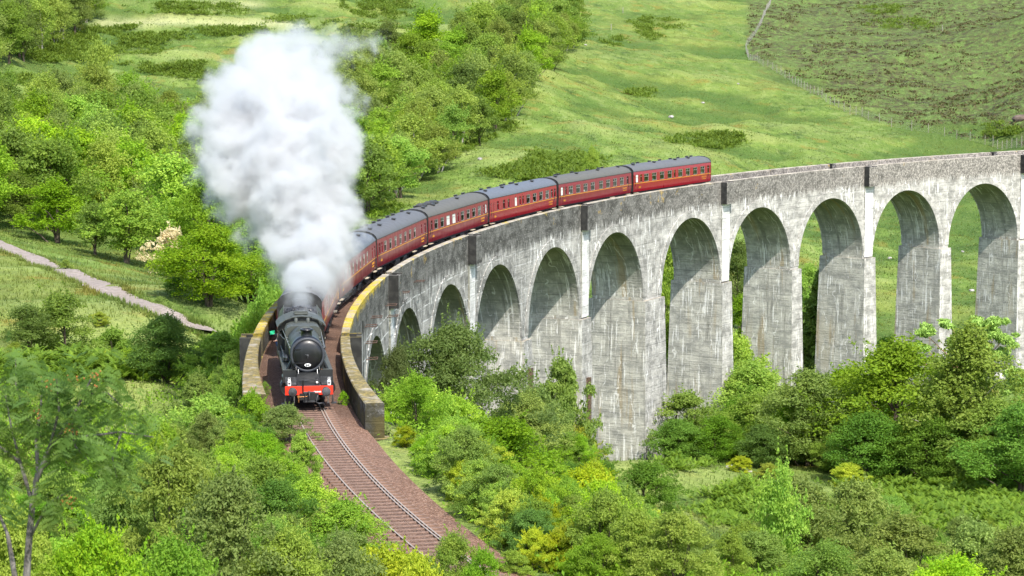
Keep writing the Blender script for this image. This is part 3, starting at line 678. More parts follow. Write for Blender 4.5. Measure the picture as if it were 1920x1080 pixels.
for sx in(-1,1):
    for y,me,r_ in((-1.0,wb,.50),(-3.0,wb,.50),(-4.9,wd,.914),(-7.0,wd,.914),(-9.1,wd,.914)):
        o=link(bpy.data.objects.new('wheel',me),lo); o.location=(sx*.76,y,r_); o.rotation_euler=(0,0,PI if sx<0 else 0)
    b=MB(); b.box((sx*1.0,-6.9,.85),(.07,4.4,.14),0,None,.02); b.box((sx*1.06,-3.9,1.02),(.06,2.6,.10),0,None,.02); OB('coupling_rod',b,M_STEEL)
b=MB(); b.box((0,-5.2,1.1),(1.1,9.2,.6)); b.box((0,-1.0,.75),(1.0,2.2,.35)); b.box((0,-.75,1.25),(1.15,1.5,.12)); b.prism([(-.06,1.28),(-1.3,1.82),(-1.3,1.70),(-.06,1.2)],-.60,.60,0,False,'X'); OB('frame',b,M_LOCO)
b=MB(); b.prism([(-.62,1.32),(-.62,1.25),(.62,1.25),(.62,1.32)],-1.0,-.03,0); b.box((0,-.42,1.55),(1.0,.05,.06)); OB('front_platform',b,M_DKG)
# buffer beam and its fittings
b=MB(); b.box((0,0,1.06),(2.50,.07,.47),0,None,.012); bb=OB('buffer_beam',b,M_REDB)
b=MB()
for i in range(9): b.box((-.22-.048*i,.042,.99),(.034,.012,.075 if i%3 else .05))
OB('number',b,M_WHT,bb)
for sx in(-1,1):
    b=MB(); b.lathe([(.03,.19),(.08,.19),(.10,.13),(.36,.12),(.37,.08),(.50,.08)],(sx*.87,0,1.06),'Y',20); bf=OB('buffer',b,M_LOCO)
    b=MB(); b.lathe([(.49,.08),(.50,.22),(.54,.235),(.56,.20),(.57,.0)],(sx*.87,0,1.06),'Y',28,0,False); OB('buffer_head',b,M_DKG,bf)
b=MB(); b.box((0,.12,.98),(.16,.2,.12),0,None,.03); b.tube([(0,.2,1.0),(0,.36,.94),(0,.34,.70),(0,.28,.62)],.035,8); b.box((0,.05,.72),(.62,.06,.58),0,None,.05); OB('coupling',b,M_DKG)
b=MB(); b.tube([(.32,.06,1.0),(.32,.10,1.35),(.32,.12,1.62)],.04,8); b.tube([(.30,.1,1.0),(.22,.14,.9),(.22,.15,.5)],.03,8); OB('vacuum_pipe',b,M_LOCO)
b=MB(); b.tube([(-.45,.06,.82),(-.42,.16,.72),(-.34,.2,.48),(-.5,.22,.40),(-.72,.16,.42),(-.8,.1,.3)],.035,8); OB('steam_heat_hose',b,M_DKG)
b=MB(); b.tube([(.55,.1,.80),(.55,.12,.45)],.03,8); b.box((.55,.1,.76),(.12,.06,.1)); b.tube([(.5,.1,.74),(.1,.1,.76)],.015,6); OB('brake_pipe',b,M_BRASS)
for x in(-.98,.78):
    b=MB(); b.tube([(x,.04,.82),(x,.04,.4)],.03,8); OB('guard_iron',b,M_STEEL)
def lamp(x,y,z,m1,m2):
    b=MB(); b.box((0,0,.13),(.17,.15,.26),0,None,.02); b.lathe([(.26,.07),(.33,.05),(.34,.0)],(0,0,0),'Z',12); b.tube([(-.06,0,.33),(-.05,0,.42),(.05,0,.42),(.06,0,.33)],.012,6); b.lathe([(.076,.058),(.10,.058),(.10,.0)],(0,0,.15),'Y',14,1,False)
    o=b.build('headlamp',[m1,m2],lo); o.location=(x,y,z)
M_LENS=plain('lamp lens',(.10,.10,.10),.1,0,.1); M_LENS2=plain('bright lens',(.85,.85,.8),.2,0,.05)
lamp(1.02,-.12,1.30,M_WHT,M_LENS); lamp(-1.05,-.12,1.30,M_WHT,M_LENS); lamp(-.42,-.12,1.32,M_BLK,M_LENS2)
for sx in(-1,1):
    b=MB(); b.box((sx*.92,-.35,1.36),(.55,.5,.12),0,None,.02); b.box((sx*.92,-.55,1.55),(.6,.03,.3)); OB('step_box',b,M_DKG)
    b=MB(); b.box((sx*1.25,-.35,.55),(.06,.4,.5)); b.box((sx*1.3,-.35,.34),(.26,.42,.04)); OB('step',b,M_DKG)
# cab
b=MB()
for sx in(-1,1):
    x=sx*1.31; zs=[(1.55,1.31),(2.45,1.31),(3.1,1.27),(3.32,1.20)]
    for (y0,y1,z0,z1) in((-9.05,-11.0,1.55,2.45),(-9.05,-9.35,2.45,3.1),(-10.0,-10.15,2.45,3.1),(-10.8,-11.0,2.45,3.1),(-9.05,-11.0,3.1,3.32)):
        xa=sx*float(np.interp(z0,[q for q,_ in zs],[q for _,q in zs])); xb=sx*float(np.interp(z1,[q for q,_ in zs],[q for _,q in zs]))
        b.add([(xa,y0,z0),(xa,y1,z0),(xb,y1,z1),(xb,y0,z1),(xa-sx*.03,y0,z0),(xa-sx*.03,y1,z0),(xb-sx*.03,y1,z1),(xb-sx*.03,y0,z1)],[(0,1,2,3),(4,5,6,7),(0,1,5,4),(1,2,6,5),(2,3,7,6),(3,0,4,7)])
    # spectacle plate either side of the firebox
    for (x0,x1,z0,z1) in((.92,1.3,1.55,2.62),(.92,1.3,3.05,3.3),(.92,.97,2.62,3.05),(1.22,1.28,2.62,3.05),(.3,.92,3.3,3.62)):
        b.box((sx*(x0+x1)/2,-9.07,(z0+z1)/2),(x1-x0,.03,z1-z0))
b.box((0,-9.07,3.72),(1.2,.03,.2)); cab=OB('cab',b,M_LOCO)
b=MB(); rp=[(1.36,3.28),(1.2,3.48),(.9,3.68),(.5,3.82),(0,3.87)]; pr=[(x,z) for x,z in rp]+[(-x,z) for x,z in rp[::-1][1:]]; pr2=[(x*.985,z-.04) for x,z in pr]
b.add([(x,-8.75,z) for x,z in pr]+[(x,-11.35,z) for x,z in pr]+[(x,-8.75,z) for x,z in pr2]+[(x,-11.35,z) for x,z in pr2],[(i,i+1,10+i-1+1-1+0,9+i) if False else (i,i+1,len(pr)+i+1,len(pr)+i) for i in range(len(pr)-1)]+[(2*len(pr)+i,2*len(pr)+i+1,3*len(pr)+i+1,3*len(pr)+i) for i in range(len(pr)-1)]+[(i,i+1,2*len(pr)+i+1,2*len(pr)+i) for i in range(len(pr)-1)]+[(len(pr)+i,len(pr)+i+1,3*len(pr)+i+1,3*len(pr)+i) for i in range(len(pr)-1)],0,False)
b.box((0,-9.9,3.90),(.75,.9,.07),0,None,.02); 
for y in(-9.6,-9.9,-10.2): b.box((0,y,3.95),(.8,.05,.03))
OB('cab_roof',b,M_LOCOT,lo)
b=MB()
for sx in(-1,1): b.box((sx*1.095,-9.065,2.835),(.245,.012,.42))
OB('spectacle_window',b,M_GLS,cab)
b=MB(); b.tube([(1.05,-5.8,3.0),(1.12,-7.2,2.9),(1.2,-8.9,2.85)],.03,6); b.tube([(1.0,-3.3,2.3),(1.12,-4.5,2.2),(1.14,-8.9,2.2)],.045,8); b.tube([(-1.0,-3.0,2.9),(-1.05,-5.5,2.75),(-1.1,-8.9,2.7)],.05,8); b.box((-1.05,-6.0,2.15),(.25,.9,.3),0,None,.04); b.box((1.05,-4.8,2.1),(.28,1.0,.26),0,None,.04); OB('pipework',b,M_DKG)
# tender, coupled behind
pa,pb=P(SL+12.3,TC),P(SL+17.5,TC); d=(pa-pb)
te=empty('locomotive_tender',pb+(pa-pb).normalized()*(17.5-11.6),math.atan2(d.y,d.x)-PI/2,'black tender heaped with coal coupled behind the engine cab','tender')
b=MB(); TL=7.0
sec=[(-1.31,1.35),(-1.31,2.6),(-1.22,2.95),(-1.05,3.22),(1.05,3.22),(1.22,2.95),(1.31,2.6),(1.31,1.35)]
b.prism(sec,-TL,-.35); b.build('tank',M_LOCO,te)
for sx in(-1,1):
    b=MB(); b.add([(sx*1.24,-.1,2.55),(sx*1.24,-4.6,2.9),(sx*.98,-4.6,3.62),(sx*1.0,-.1,3.45)]+[(sx*1.20,-.1,2.55),(sx*1.20,-4.6,2.9),(sx*.94,-4.6,3.62),(sx*.96,-.1,3.45)],[(0,1,2,3),(4,5,6,7),(0,1,5,4),(1,2,6,5),(2,3,7,6),(3,0,4,7)]); b.build('coal_side_plate',M_LOCOT,te)
def coalheap():
    b=MB(); rr=random.Random(4)
    for i in range(420):
        x=rr.uniform(-.95,.95); y=rr.uniform(-4.6,-.35); z=3.2+.36*(1-(x/1.0)**2)+.1*math.sin(y*2)+rr.uniform(-.06,.06); k=rr.uniform(.10,.22)
        b.box((x,y,z),(k,k*rr.uniform(.7,1.3),k*.8),0,(rr.uniform(0,3),rr.uniform(0,3),rr.uniform(0,3)),k*.2)
    b.box((0,-2.5,3.1),(1.9,4.3,.5)); return b
coalheap().build('coal_load',M_COAL,te)
b=MB(); b.box((0,-3.7,1.0),(2.2,6.8,.5)); 
for sx in(-1,1): b.box((sx*1.15,-3.7,.85),(.06,6.4,.6))
b.build('frame',M_BLK,te)
for sx in(-1,1):
    for y in(-1.3,-3.6,-5.9):
        o=link(bpy.data.objects.new('wheel',cached('tw',lambda:wheel_mesh(.64))),te); o.location=(sx*.76,y,.64); o.rotation_euler=(0,0,PI if sx<0 else 0)
# ------------------------------------------------------------------ terrain
def perm_noise(seed):
    r=np.random.default_rng(seed); g=r.uniform(0,2*PI,(256,256))
    def f(x,y):
        xi=np.floor(x).astype(int); yi=np.floor(y).astype(int); fx=x-xi; fy=y-yi
        def gr(i,j):
            a=g[(xi+i)%256,(yi+j)%256]; return np.cos(a)*(fx-i)+np.sin(a)*(fy-j)
        u=fx*fx*fx*(fx*(fx*6-15)+10); v=fy*fy*fy*(fy*(fy*6-15)+10)
        return (gr(0,0)*(1-u)+gr(1,0)*u)*(1-v)+(gr(0,1)*(1-u)+gr(1,1)*u)*v
    return f
_n1,_n2,_n3=perm_noise(1),perm_noise(2),perm_noise(3)
def fbm(x,y,s,o=4,f=None):
    f=f or _n1; a=1.;t=0.
    for k in range(o): t=t+a*f(x/s+7.3*k,y/s+3.1*k); a*=.5; s*=.5
    return t
# anchor points: (px,py,distance) read as ground seen in the valley, plus plain metres below
CTL=[(300,1200,70),(620,1000,92),(480,960,108),(250,790,146),(310,705,178),(100,675,184),(150,560,240),(0,462,305),(370,616,228),(200,520,272),(785,342,480),(235,498,325),(388,586,246),(100,442,352),
 (100,300,450),(150,180,560),(300,95,690),(150,45,740),(500,5,900),(40,115,620),(740,62,770),(880,110,650),(1100,60,900),(1180,2,1010),(560,300,520),(620,420,410),
 (1205,863,269),(1243,800,285),(1290,900,242),(1300,970,214),(1330,1020,193),(1500,1135,166),(1700,1125,170),(1900,1115,175),(980,1010,118),(890,935,122),(1100,1015,150),(800,905,152),(1000,860,215),(1090,850,248),
 (1476,770,300),(1660,655,360),(1800,500,450),(1700,430,520),(1860,290,640),(1650,268,640),(1500,205,720),(1430,130,810),(1450,2,1100),(1900,150,790),(1900,30,960),(1250,222,650),(1050,285,540),(1200,100,800),(960,232,585),(1040,112,745),(740,392,430),(950,312,485),(1300,292,560),
 (1650,900,252),(1850,860,262),(1750,980,215),(1900,700,345),(1330,620,340),(900,300,495),(440,645,165),(430,560,250)]
pts=[]
for px,py,Y in CTL:
    d=ray(px,py); pts.append(tuple(d*(Y/d[1])))
for s_,o_,dz in [(-40,5.5,-1.1),(-50,5,-.9),(-60,5,-.8),(-75,5,-.6),(-90,5,-.5),(-45,-5,-1.0),(-60,-5,-.7),(-75,-5,-.5),(-95,-5,0),(-40,-6,-2.2),(-30,-6,-4),(-20,-6,-6),(0,-8,-9),(-30,7,-3.5),(-15,7,-7),(5,6,-11),(5,0,-11.5),(22,0,-15),(22,10,-16),(40,0,-20.5),(40,-12,-19),(57,0,-24),(75,0,-27),(75,14,-27),(92,0,-28.5),(110,0,-29),(130,0,-29.5),(150,0,-29.5),(170,0,-29),(190,0,-28.5),(215,0,-27),(240,0,-24),(280,0,-14),(320,0,-3)]:
    pts.append(tuple(P(s_,o_,dz)))
pts+=[(0,-5,-3.5),(0,15,-7.),(-6,30,-9.2),(8,30,-9.8),(-14,50,-15.5),(10,50,-15.5),(30,60,-20),(-25,80,-20),(45,110,-31),(60,170,-42),(90,260,-46),(110,330,-44),(150,450,-38),(-50,120,-20),(-60,180,-25),(-70,250,-29),(-90,330,-28),(-130,450,-18),(-150,600,-2),(-200,800,20),(160,650,-14),(220,850,10),(-120,1100,30),(60,1300,28),(250,1300,50),(-300,1300,80),(0,1700,95),(300,1800,130),(-350,1800,140),(0,2300,180),(450,2400,200),(-500,2400,210),(300,500,-10),(-300,500,20),(120,150,-32),(-120,200,-20),(-100,60,-12),(100,40,-18)]
pts=np.array(pts); _sc=np.array([1/40.,1/80.])
def warp(x,y): # distances measured on a log-ish depth axis so near detail and far hills weigh alike
    yy=np.maximum(y,-60)+90.; return np.stack([np.asarray(x)/(yy)*6.,np.log(yy)*4.5],-1)
_q=warp(pts[:,0],pts[:,1]); _w=None
def _k(a,b): return np.sqrt(((a[:,None,:]-b[None,:,:])**2).sum(-1)+.02)
_n=len(_q); _A=np.zeros((_n+3,_n+3)); _A[:_n,:_n]=_k(_q,_q)-np.eye(_n)*.006; _A[:_n,_n]=1; _A[:_n,_n+1:]=_q; _A[_n,:_n]=1; _A[_n+1:,:_n]=_q.T
_co=np.linalg.solve(_A,np.concatenate([pts[:,2],np.zeros(3)]))
def sst(x,a,b):
    t=np.clip((x-a)/(b-a),0,1); return t*t*(3-2*t)
def H(x,y):
    x=np.atleast_1d(np.asarray(x,float)); y=np.atleast_1d(np.asarray(y,float)); out=np.empty_like(x)
    for i in range(0,len(x),20000):
        q=warp(x[i:i+20000],y[i:i+20000]); out[i:i+20000]=_k(q,_q)@_co[:_n]+_co[_n]+q@_co[_n+1:]
    far=sst(y,330,650); out+=sst(y,280,420)*(np.abs(fbm(x*.8,y*.55,11,3,_n1))*1.1+fbm(x,y*.5,6.5,2,_n3)*.55); out+=sst(y,560,640)*(1-sst(x/np.maximum(y,1),-.06,-.0))*(np.abs(fbm(x*.2,y,26,3,_n3))*5.6-1.4)
    out+=far*(fbm(x,y*.7,70,4)*3.6+np.abs(fbm(x+50,y*.8,34,3,_n2))*2.6)+sst(y,90,200)*fbm(x,y,16,4,_n3)*.55+fbm(x,y,3.2,2,_n2)*.16*sst(y,60,140)
    # terraces on the far left slope
    s,o=to_so(x,y); zr=Z0+G*s
    corr=(s<-34)&(s>-160); t=np.abs(o)
    bed=zr-.62-.12*np.clip(t-3,0,3); m=np.where(corr,1-sst(t,4.2,8.5),0); out=out*(1-m)+np.minimum(bed,out+3)*m
    m2=((s>=-40)&(s<8)&(t<3.6)); out=np.where(m2,np.minimum(out,zr-2.5),out)
    return out
NR,NCc=860,440
Yr=np.concatenate([np.array([-40,-20,-8,0,6,12]),np.exp(np.linspace(math.log(18),math.log(2400),NR-6))]); tt=np.linspace(-1,1,NCc); tt=.34*tt+.36*tt**3
XX=(tt[None,:]*(Yr[:,None].clip(0)+75)); YY=np.repeat(Yr[:,None],NCc,1); ZZ=H(XX.ravel(),YY.ravel()).reshape(XX.shape)
H_exact=H
def H(x,y):
    """height of the ground sheet itself, read off its own grid"""
    x=np.atleast_1d(np.asarray(x,float)); y=np.atleast_1d(np.asarray(y,float))
    r=np.clip(np.interp(y,Yr,np.arange(NR)),0,NR-1.001); c=np.clip(np.interp(x/(np.clip(y,0,None)+75),tt,np.arange(NCc)),0,NCc-1.001)
    i=r.astype(int); j=c.astype(int); u=r-i; v=c-j
    return (ZZ[i,j]*(1-v)+ZZ[i,j+1]*v)*(1-u)+(ZZ[i+1,j]*(1-v)+ZZ[i+1,j+1]*v)*u
def hit(px,py,y0=40.,y1=1600.):
    d=ray(px,py); d=d/d[1]; Y=np.exp(np.linspace(math.log(y0),math.log(y1),900)); h=H(d[0]*Y,Y); z=d[2]*Y
    k=np.argmax(h>=z); 
    if not (h>=z).any(): k=len(Y)-1
    if k==0: return np.array([d[0]*Y[0],Y[0],h[0]])
    a=(z[k-1]-h[k-1]); b_=(h[k]-z[k]); t=a/(a+b_+1e-9); Yc=Y[k-1]+(Y[k]-Y[k-1])*t
    return np.array([d[0]*Yc,Yc,H(d[0]*Yc,Yc)[0]])
def atY(px,Y):
    v=0
    for _ in range(4):
        py=540 if v==0 else v; d=ray(px,py); x=d[0]/d[1]*Y; z=H(x,Y)[0]; v=project(x,Y,z)[1]
    return np.array([x,Y,z])
pxg,pyg=project(XX,np.maximum(YY,5),ZZ)
# which kind of turf grows where (fixed on the ground, from the lie of the land)
FENCE_PX=[(1446,-6),(1436,25),(1424,52),(1411,72),(1398,92),(1404,112),(1424,120),(1450,132),(1482,152),(1520,175),(1574,203),(1629,226),(1670,238),(1714,246),(1770,255),(1809,262),(1856,270),(1925,278)]
fy=np.interp(pxg,[p[0] for p in FENCE_PX[4:]],[p[1] for p in FENCE_PX[4:]])
moor=np.where(YY>420,sst(fy-pyg,-4,10)*sst(pxg,1392,1412),0)
_mw=fbm(XX.ravel(),YY.ravel()*.5,26,4,_n2).reshape(XX.shape); moor=moor*np.clip(sst(fy-pyg+_mw*45,-8,34)*.75+.25+_mw*.25,0,1)
moor=np.clip(np.maximum(moor,sst(YY,700,900)*sst(pxg,1396,1440)),0,1)
wood=sst(YY,300,340)*(1-sst(XX/YY,-.075,-.02))*0
dry=np.exp(-((pyg-44-8*fbm(XX.ravel(),YY.ravel()*0+3,40,3).reshape(XX.shape))/8.)**2)*sst(pxg,150,190)*(1-sst(pxg,520,620))+.8*np.exp(-((pyg-8)/7.)**2)*sst(pxg,300,360)*(1-sst(pxg,470,520))
def blur(a,n,ax):
    k=np.cumsum(np.concatenate([np.repeat(a.take([0],ax),n+1,ax),a,np.repeat(a.take([-1],ax),n,ax)],ax),ax); m=a.shape[ax]
    return (k.take(range(2*n+1,2*n+1+m),ax)-k.take(range(0,m),ax))/(2*n+1)
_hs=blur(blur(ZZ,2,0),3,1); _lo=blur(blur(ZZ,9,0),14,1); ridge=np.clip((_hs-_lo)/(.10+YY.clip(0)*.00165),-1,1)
idx=np.arange(NR*NCc).reshape(NR,NCc); F=np.stack([idx[:-1,:-1],idx[:-1,1:],idx[1:,1:],idx[1:,:-1]],-1).reshape(-1,4)
def turf(name,blade=False):
    t=NT(name); p=t.pos(); moor_=t.attr('moor'); dry_=t.attr('dry')
    M_=lambda a,b_:t.math('MULTIPLY',a,b_); n1=t.noise(p,.03,4,.6); n2=t.noise(t.vmul(p,(1,.6,1)),.16,6,.66); n3=t.noise(p,1.3,4,.7); n4=t.noise(t.vmul(p,(1,.45,1)),.55,5,.7)
    x,y,z=t.sep(p)
    c=t.ramp(n2,[(.32,(.042,.082,.018)),(.44,(.098,.160,.030)),(.54,(.138,.220,.038)),(.66,(.225,.295,.075))])
    c=t.mix(t.math('MULTIPLY',t.ss(n4,.50,.72),.6),c,(.27,.33,.12))
    c=t.mix(t.math('MULTIPLY',t.ss(n1,.47,.62),.5),c,(.20,.215,.05))
    c=t.mix(t.math('MULTIPLY',t.ss(t.noise(p,.11,4,.65),.56,.66),.55),c,(.23,.165,.03))
    c=t.mix(t.math('MULTIPLY',t.ss(n3,.55,.75),.45),c,(.06,.11,.02)); c=t.mix(M_(t.ss(n1,.42,.56,1,0),M_(t.lin(y,430,800,0,.6),t.ss(n2,.4,.6))),c,(.085,.12,.035))
    m=t.ramp(n4,[(.30,(.06,.075,.026)),(.44,(.115,.125,.045)),(.54,(.10,.165,.038)),(.70,(.19,.235,.085))])
    hz=t.math('MULTIPLY',t.ss(t.noise(p,.36,6,.75),.47,.56),t.ss(n1,.38,.58,.25,1)); m=t.mix(t.math('MULTIPLY',hz,.88),m,(.055,.045,.028)); m=t.mix(t.math('MULTIPLY',t.ss(n2,.55,.66),.55),m,(.14,.22,.05))
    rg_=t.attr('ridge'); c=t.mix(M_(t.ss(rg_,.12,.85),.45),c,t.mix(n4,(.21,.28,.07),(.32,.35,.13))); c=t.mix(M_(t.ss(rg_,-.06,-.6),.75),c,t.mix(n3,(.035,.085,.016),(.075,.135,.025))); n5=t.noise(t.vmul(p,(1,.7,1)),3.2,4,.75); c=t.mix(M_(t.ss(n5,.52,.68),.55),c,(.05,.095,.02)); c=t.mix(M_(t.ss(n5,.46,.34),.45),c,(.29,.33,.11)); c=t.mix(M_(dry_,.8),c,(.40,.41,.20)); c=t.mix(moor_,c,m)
    if blade:
        lv=t.attr('lv'); c=t.mix(t.math('MULTIPLY',lv,t.math('SUBTRACT',.36,t.math('MULTIPLY',moor_,.25))),c,t.mix(t.math('FRACT',t.math('MULTIPLY',lv,7.)),(.26,.33,.07),(.33,.32,.14)))
        d=t.n('ShaderNodeBsdfDiffuse'); t.set(d.inputs[0],c); tl=t.n('ShaderNodeBsdfTranslucent'); t.set(tl.inputs[0],c); mx=t.n('ShaderNodeMixShader'); mx.inputs[0].default_value=.35
        t.t.links.new(d.outputs[0],mx.inputs[1]); t.t.links.new(tl.outputs[0],mx.inputs[2]); return t.done(mx.outputs[0])
    b=t.bump(t.math('ADD',t.math('MULTIPLY',n3,.6),t.math('ADD',n4,n2)),1.,.8)
    return t.done(t.pbsdf(c,.95,0,.1,b))
M_TURF=turf('rough hill grass'); M_BLADE=turf('grass blades',True)
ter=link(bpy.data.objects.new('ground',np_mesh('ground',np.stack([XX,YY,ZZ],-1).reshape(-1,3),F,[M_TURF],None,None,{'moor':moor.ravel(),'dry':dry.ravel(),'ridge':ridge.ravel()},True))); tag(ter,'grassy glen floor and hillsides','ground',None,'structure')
# gravel path
pth=[hit(*q) for q in [(-60,438),(0,463),(60,484),(130,512),(200,543),(270,574),(330,600),(372,617),(420,632)]]
pp=np.array(pth); tpar=np.linspace(0,len(pp)-1,60); px_=np.interp(tpar,range(len(pp)),pp[:,0]); py_=np.interp(tpar,range(len(pp)),pp[:,1])
for _ in range(6): px_[1:-1]=(px_[:-2]+px_[2:]+2*px_[1:-1])/4; py_[1:-1]=(py_[:-2]+py_[2:]+2*py_[1:-1])/4
dx=np.gradient(px_); dy=np.gradient(py_); L=np.hypot(dx,dy); nx,ny=-dy/L,dx/L
wd_=np.linspace(-1.65,1.65,7); V=[]
for k in wd_:
    j=1+.12*fbm(px_*1.,py_,6,2)*(abs(k)>1.2); X=px_+nx*k*j; Y_=py_+ny*k*j; V.append(np.stack([X,Y_,np.maximum(H(X,Y_),H(px_,py_)-.05)+.07-.02*abs(k)],1))
PATHXY=np.stack([px_,py_],1)
V=np.stack(V,1).reshape(-1,3); ii=np.arange(60*7).reshape(60,7); Fp=np.stack([ii[:-1,:-1],ii[:-1,1:],ii[1:,1:],ii[1:,:-1]],-1).reshape(-1,4)
def gravel():
    t=NT('pinkish gravel'); p=t.pos(); c=t.ramp(t.noise(p,2.2,6,.75),[(.3,(.15,.128,.11)),(.5,(.25,.212,.185)),(.7,(.36,.31,.275))]); c=t.mix(t.math('MULTIPLY',t.ss(t.noise(p,.5,3),.55,.7),.35),c,(.16,.14,.08))
    return t.done(t.pbsdf(c,.95,0,.2,t.bump(t.noise(p,9,3),.5,.05)))
tag(link(bpy.data.objects.new('path',np_mesh('path',V,Fp,[gravel()],None,None,None,True))),'pinkish gravel footpath crossing the meadow','path',None,'structure')
# ------------------------------------------------------------------ foliage
def leafmat(name,c0,c1,c2=None,tr=.54,hue=.0):
    c0,c1=((1.92*c[0]+.008,1.60*c[1]+.006,max(1.35*c[2]+.004,.19*c[1])) for c in (c0,c1)); c2=(1.6*c2[0]+.005,1.42*c2[1]+.004,max(1.2*c2[2]+.003,.19*c2[1])) if c2 else tuple(k*.62 for k in c0)
    t=NT(name); lv=t.attr('lv'); r_=t.rnd(); p=t.objco()
    c=t.mix(lv,c0,c1); n=t.noise(p,.9,3,.6)
    c=t.mix(t.ss(n,.42,.68,0,.55),c,c2 or tuple(k*.55 for k in c0))
    hs=t.n('ShaderNodeHueSaturation'); t.set(hs.inputs['Hue'],t.lin(r_,0,1,.487,.505)); t.set(hs.inputs['Saturation'],t.lin(t.math('FRACT',t.math('MULTIPLY',r_,7.3)),0,1,.93,1.10)); t.set(hs.inputs['Value'],t.lin(t.math('FRACT',t.math('MULTIPLY',r_,3.7)),0,1,.74,1.22)); t.set(hs.inputs['Color'],c); c=hs.outputs[0]
    d=t.pbsdf(c,.55,0,.22); tl=t.n('ShaderNodeBsdfTranslucent'); t.set(tl.inputs[0],t.mix(.35,c,(.30,.36,.02))); mx=t.n('ShaderNodeMixShader'); mx.inputs[0].default_value=tr
    t.t.links.new(d,mx.inputs[1]); t.t.links.new(tl.outputs[0],mx.inputs[2]); return t.done(mx.outputs[0])
LM={'thicket':leafmat('grey green willow thicket leaves',(.050,.100,.030),(.100,.165,.056),(.042,.085,.026)),
 'oak':leafmat('oak leaves',(0.083,0.192,0.021),(0.156,0.290,0.031)),
 'lime':leafmat('sunny yellow green leaves',(0.111,0.261,0.014),(0.231,0.387,0.023),(0.084,0.218,0.015)),
 'birch':leafmat('birch leaves',(0.109,0.192,0.045),(0.184,0.283,0.066),(0.080,0.155,0.031)),
 'alder':leafmat('dark alder leaves',(0.064,0.130,0.028),(0.118,0.209,0.040)),
 'willow':leafmat('grey willow leaves',(0.101,0.198,0.046),(0.189,0.319,0.077),(0.065,0.152,0.042)),
 'shrub':leafmat('fresh shrub leaves',(0.088,0.218,0.021),(0.171,0.333,0.035)),
 'deep':leafmat('deep green leaves',(0.052,0.146,0.022),(0.105,0.240,0.036)),
 'gold':leafmat('yellowing leaves',(0.168,0.286,0.017),(0.302,0.396,0.028),(0.118,0.242,0.019)),
 'pine':leafmat('pine needles',(0.101,0.198,0.057),(0.185,0.319,0.095),None,.25),
 'spruce':leafmat('spruce needles',(0.076,0.165,0.028),(0.168,0.286,0.057),None,.25),
 'bracken':leafmat('bracken fronds',(.058,.130,.014),(.118,.220,.024),(.050,.112,.013)),
 'rowan':leafmat('rowan leaves',(0.038,0.105,0.030),(0.088,0.204,0.052),(0.084,0.132,0.019)),
 'blossom':leafmat('pale seeding willow',(.30,.30,.22),(.52,.52,.42),(.14,.19,.06))}
def barkmat(name,a,b_,sc_=6):
    t=NT(name); p=t.objco(); n=t.noise(t.vmul(p,(1,1,.35)),sc_,5,.7); return t.done(t.pbsdf(t.ramp(n,[(.35,a),(.65,b_)]),.9,0,.2,t.bump(n,.6,.05)))
BARK=barkmat('brown bark',(.045,.034,.024),(.15,.12,.09)); BBIRCH=barkmat('pale birch bark',(.16,.14,.12),(.50,.47,.42),5); BPINE=barkmat('orange pine bark',(.16,.08,.045),(.38,.22,.13))
def leaves(C,Nrm,size,rg,asp=1.6,jit=.9,droop=0.):
    """leaf cards: C centres, Nrm rough outward direction, size per leaf; a kite of two triangles folded along the rib"""
    n=len(C); d=rg.normal(size=(n,3)); nn=Nrm+jit*d; nn[:,2]+=.35; nn/=np.linalg.norm(nn,axis=1,keepdims=True)+1e-9
    a=rg.normal(size=(n,3)); a[:,2]-=droop*2.5; a-=nn*(a*nn).sum(1,keepdims=True); a/=np.linalg.norm(a,axis=1,keepdims=True)+1e-9; b=np.cross(nn,a)
    s=size*rg.uniform(.65,1.35,n); s=s[:,None]
    p0=C-a*s*asp*.5; p2=C+a*s*asp*.5; fo=nn*s*.16; p1=C+b*s*.5+fo-a*s*.1; p3=C-b*s*.5+fo-a*s*.1
    V=np.stack([p0,p1,p2,p3],1).reshape(-1,3); k=np.arange(n)*4
    F=np.concatenate([np.stack([k,k+1,k+2],1),np.stack([k,k+2,k+3],1)]); lv=np.repeat(rg.uniform(0,1,n)**1.3,4)
    return V,F,lv
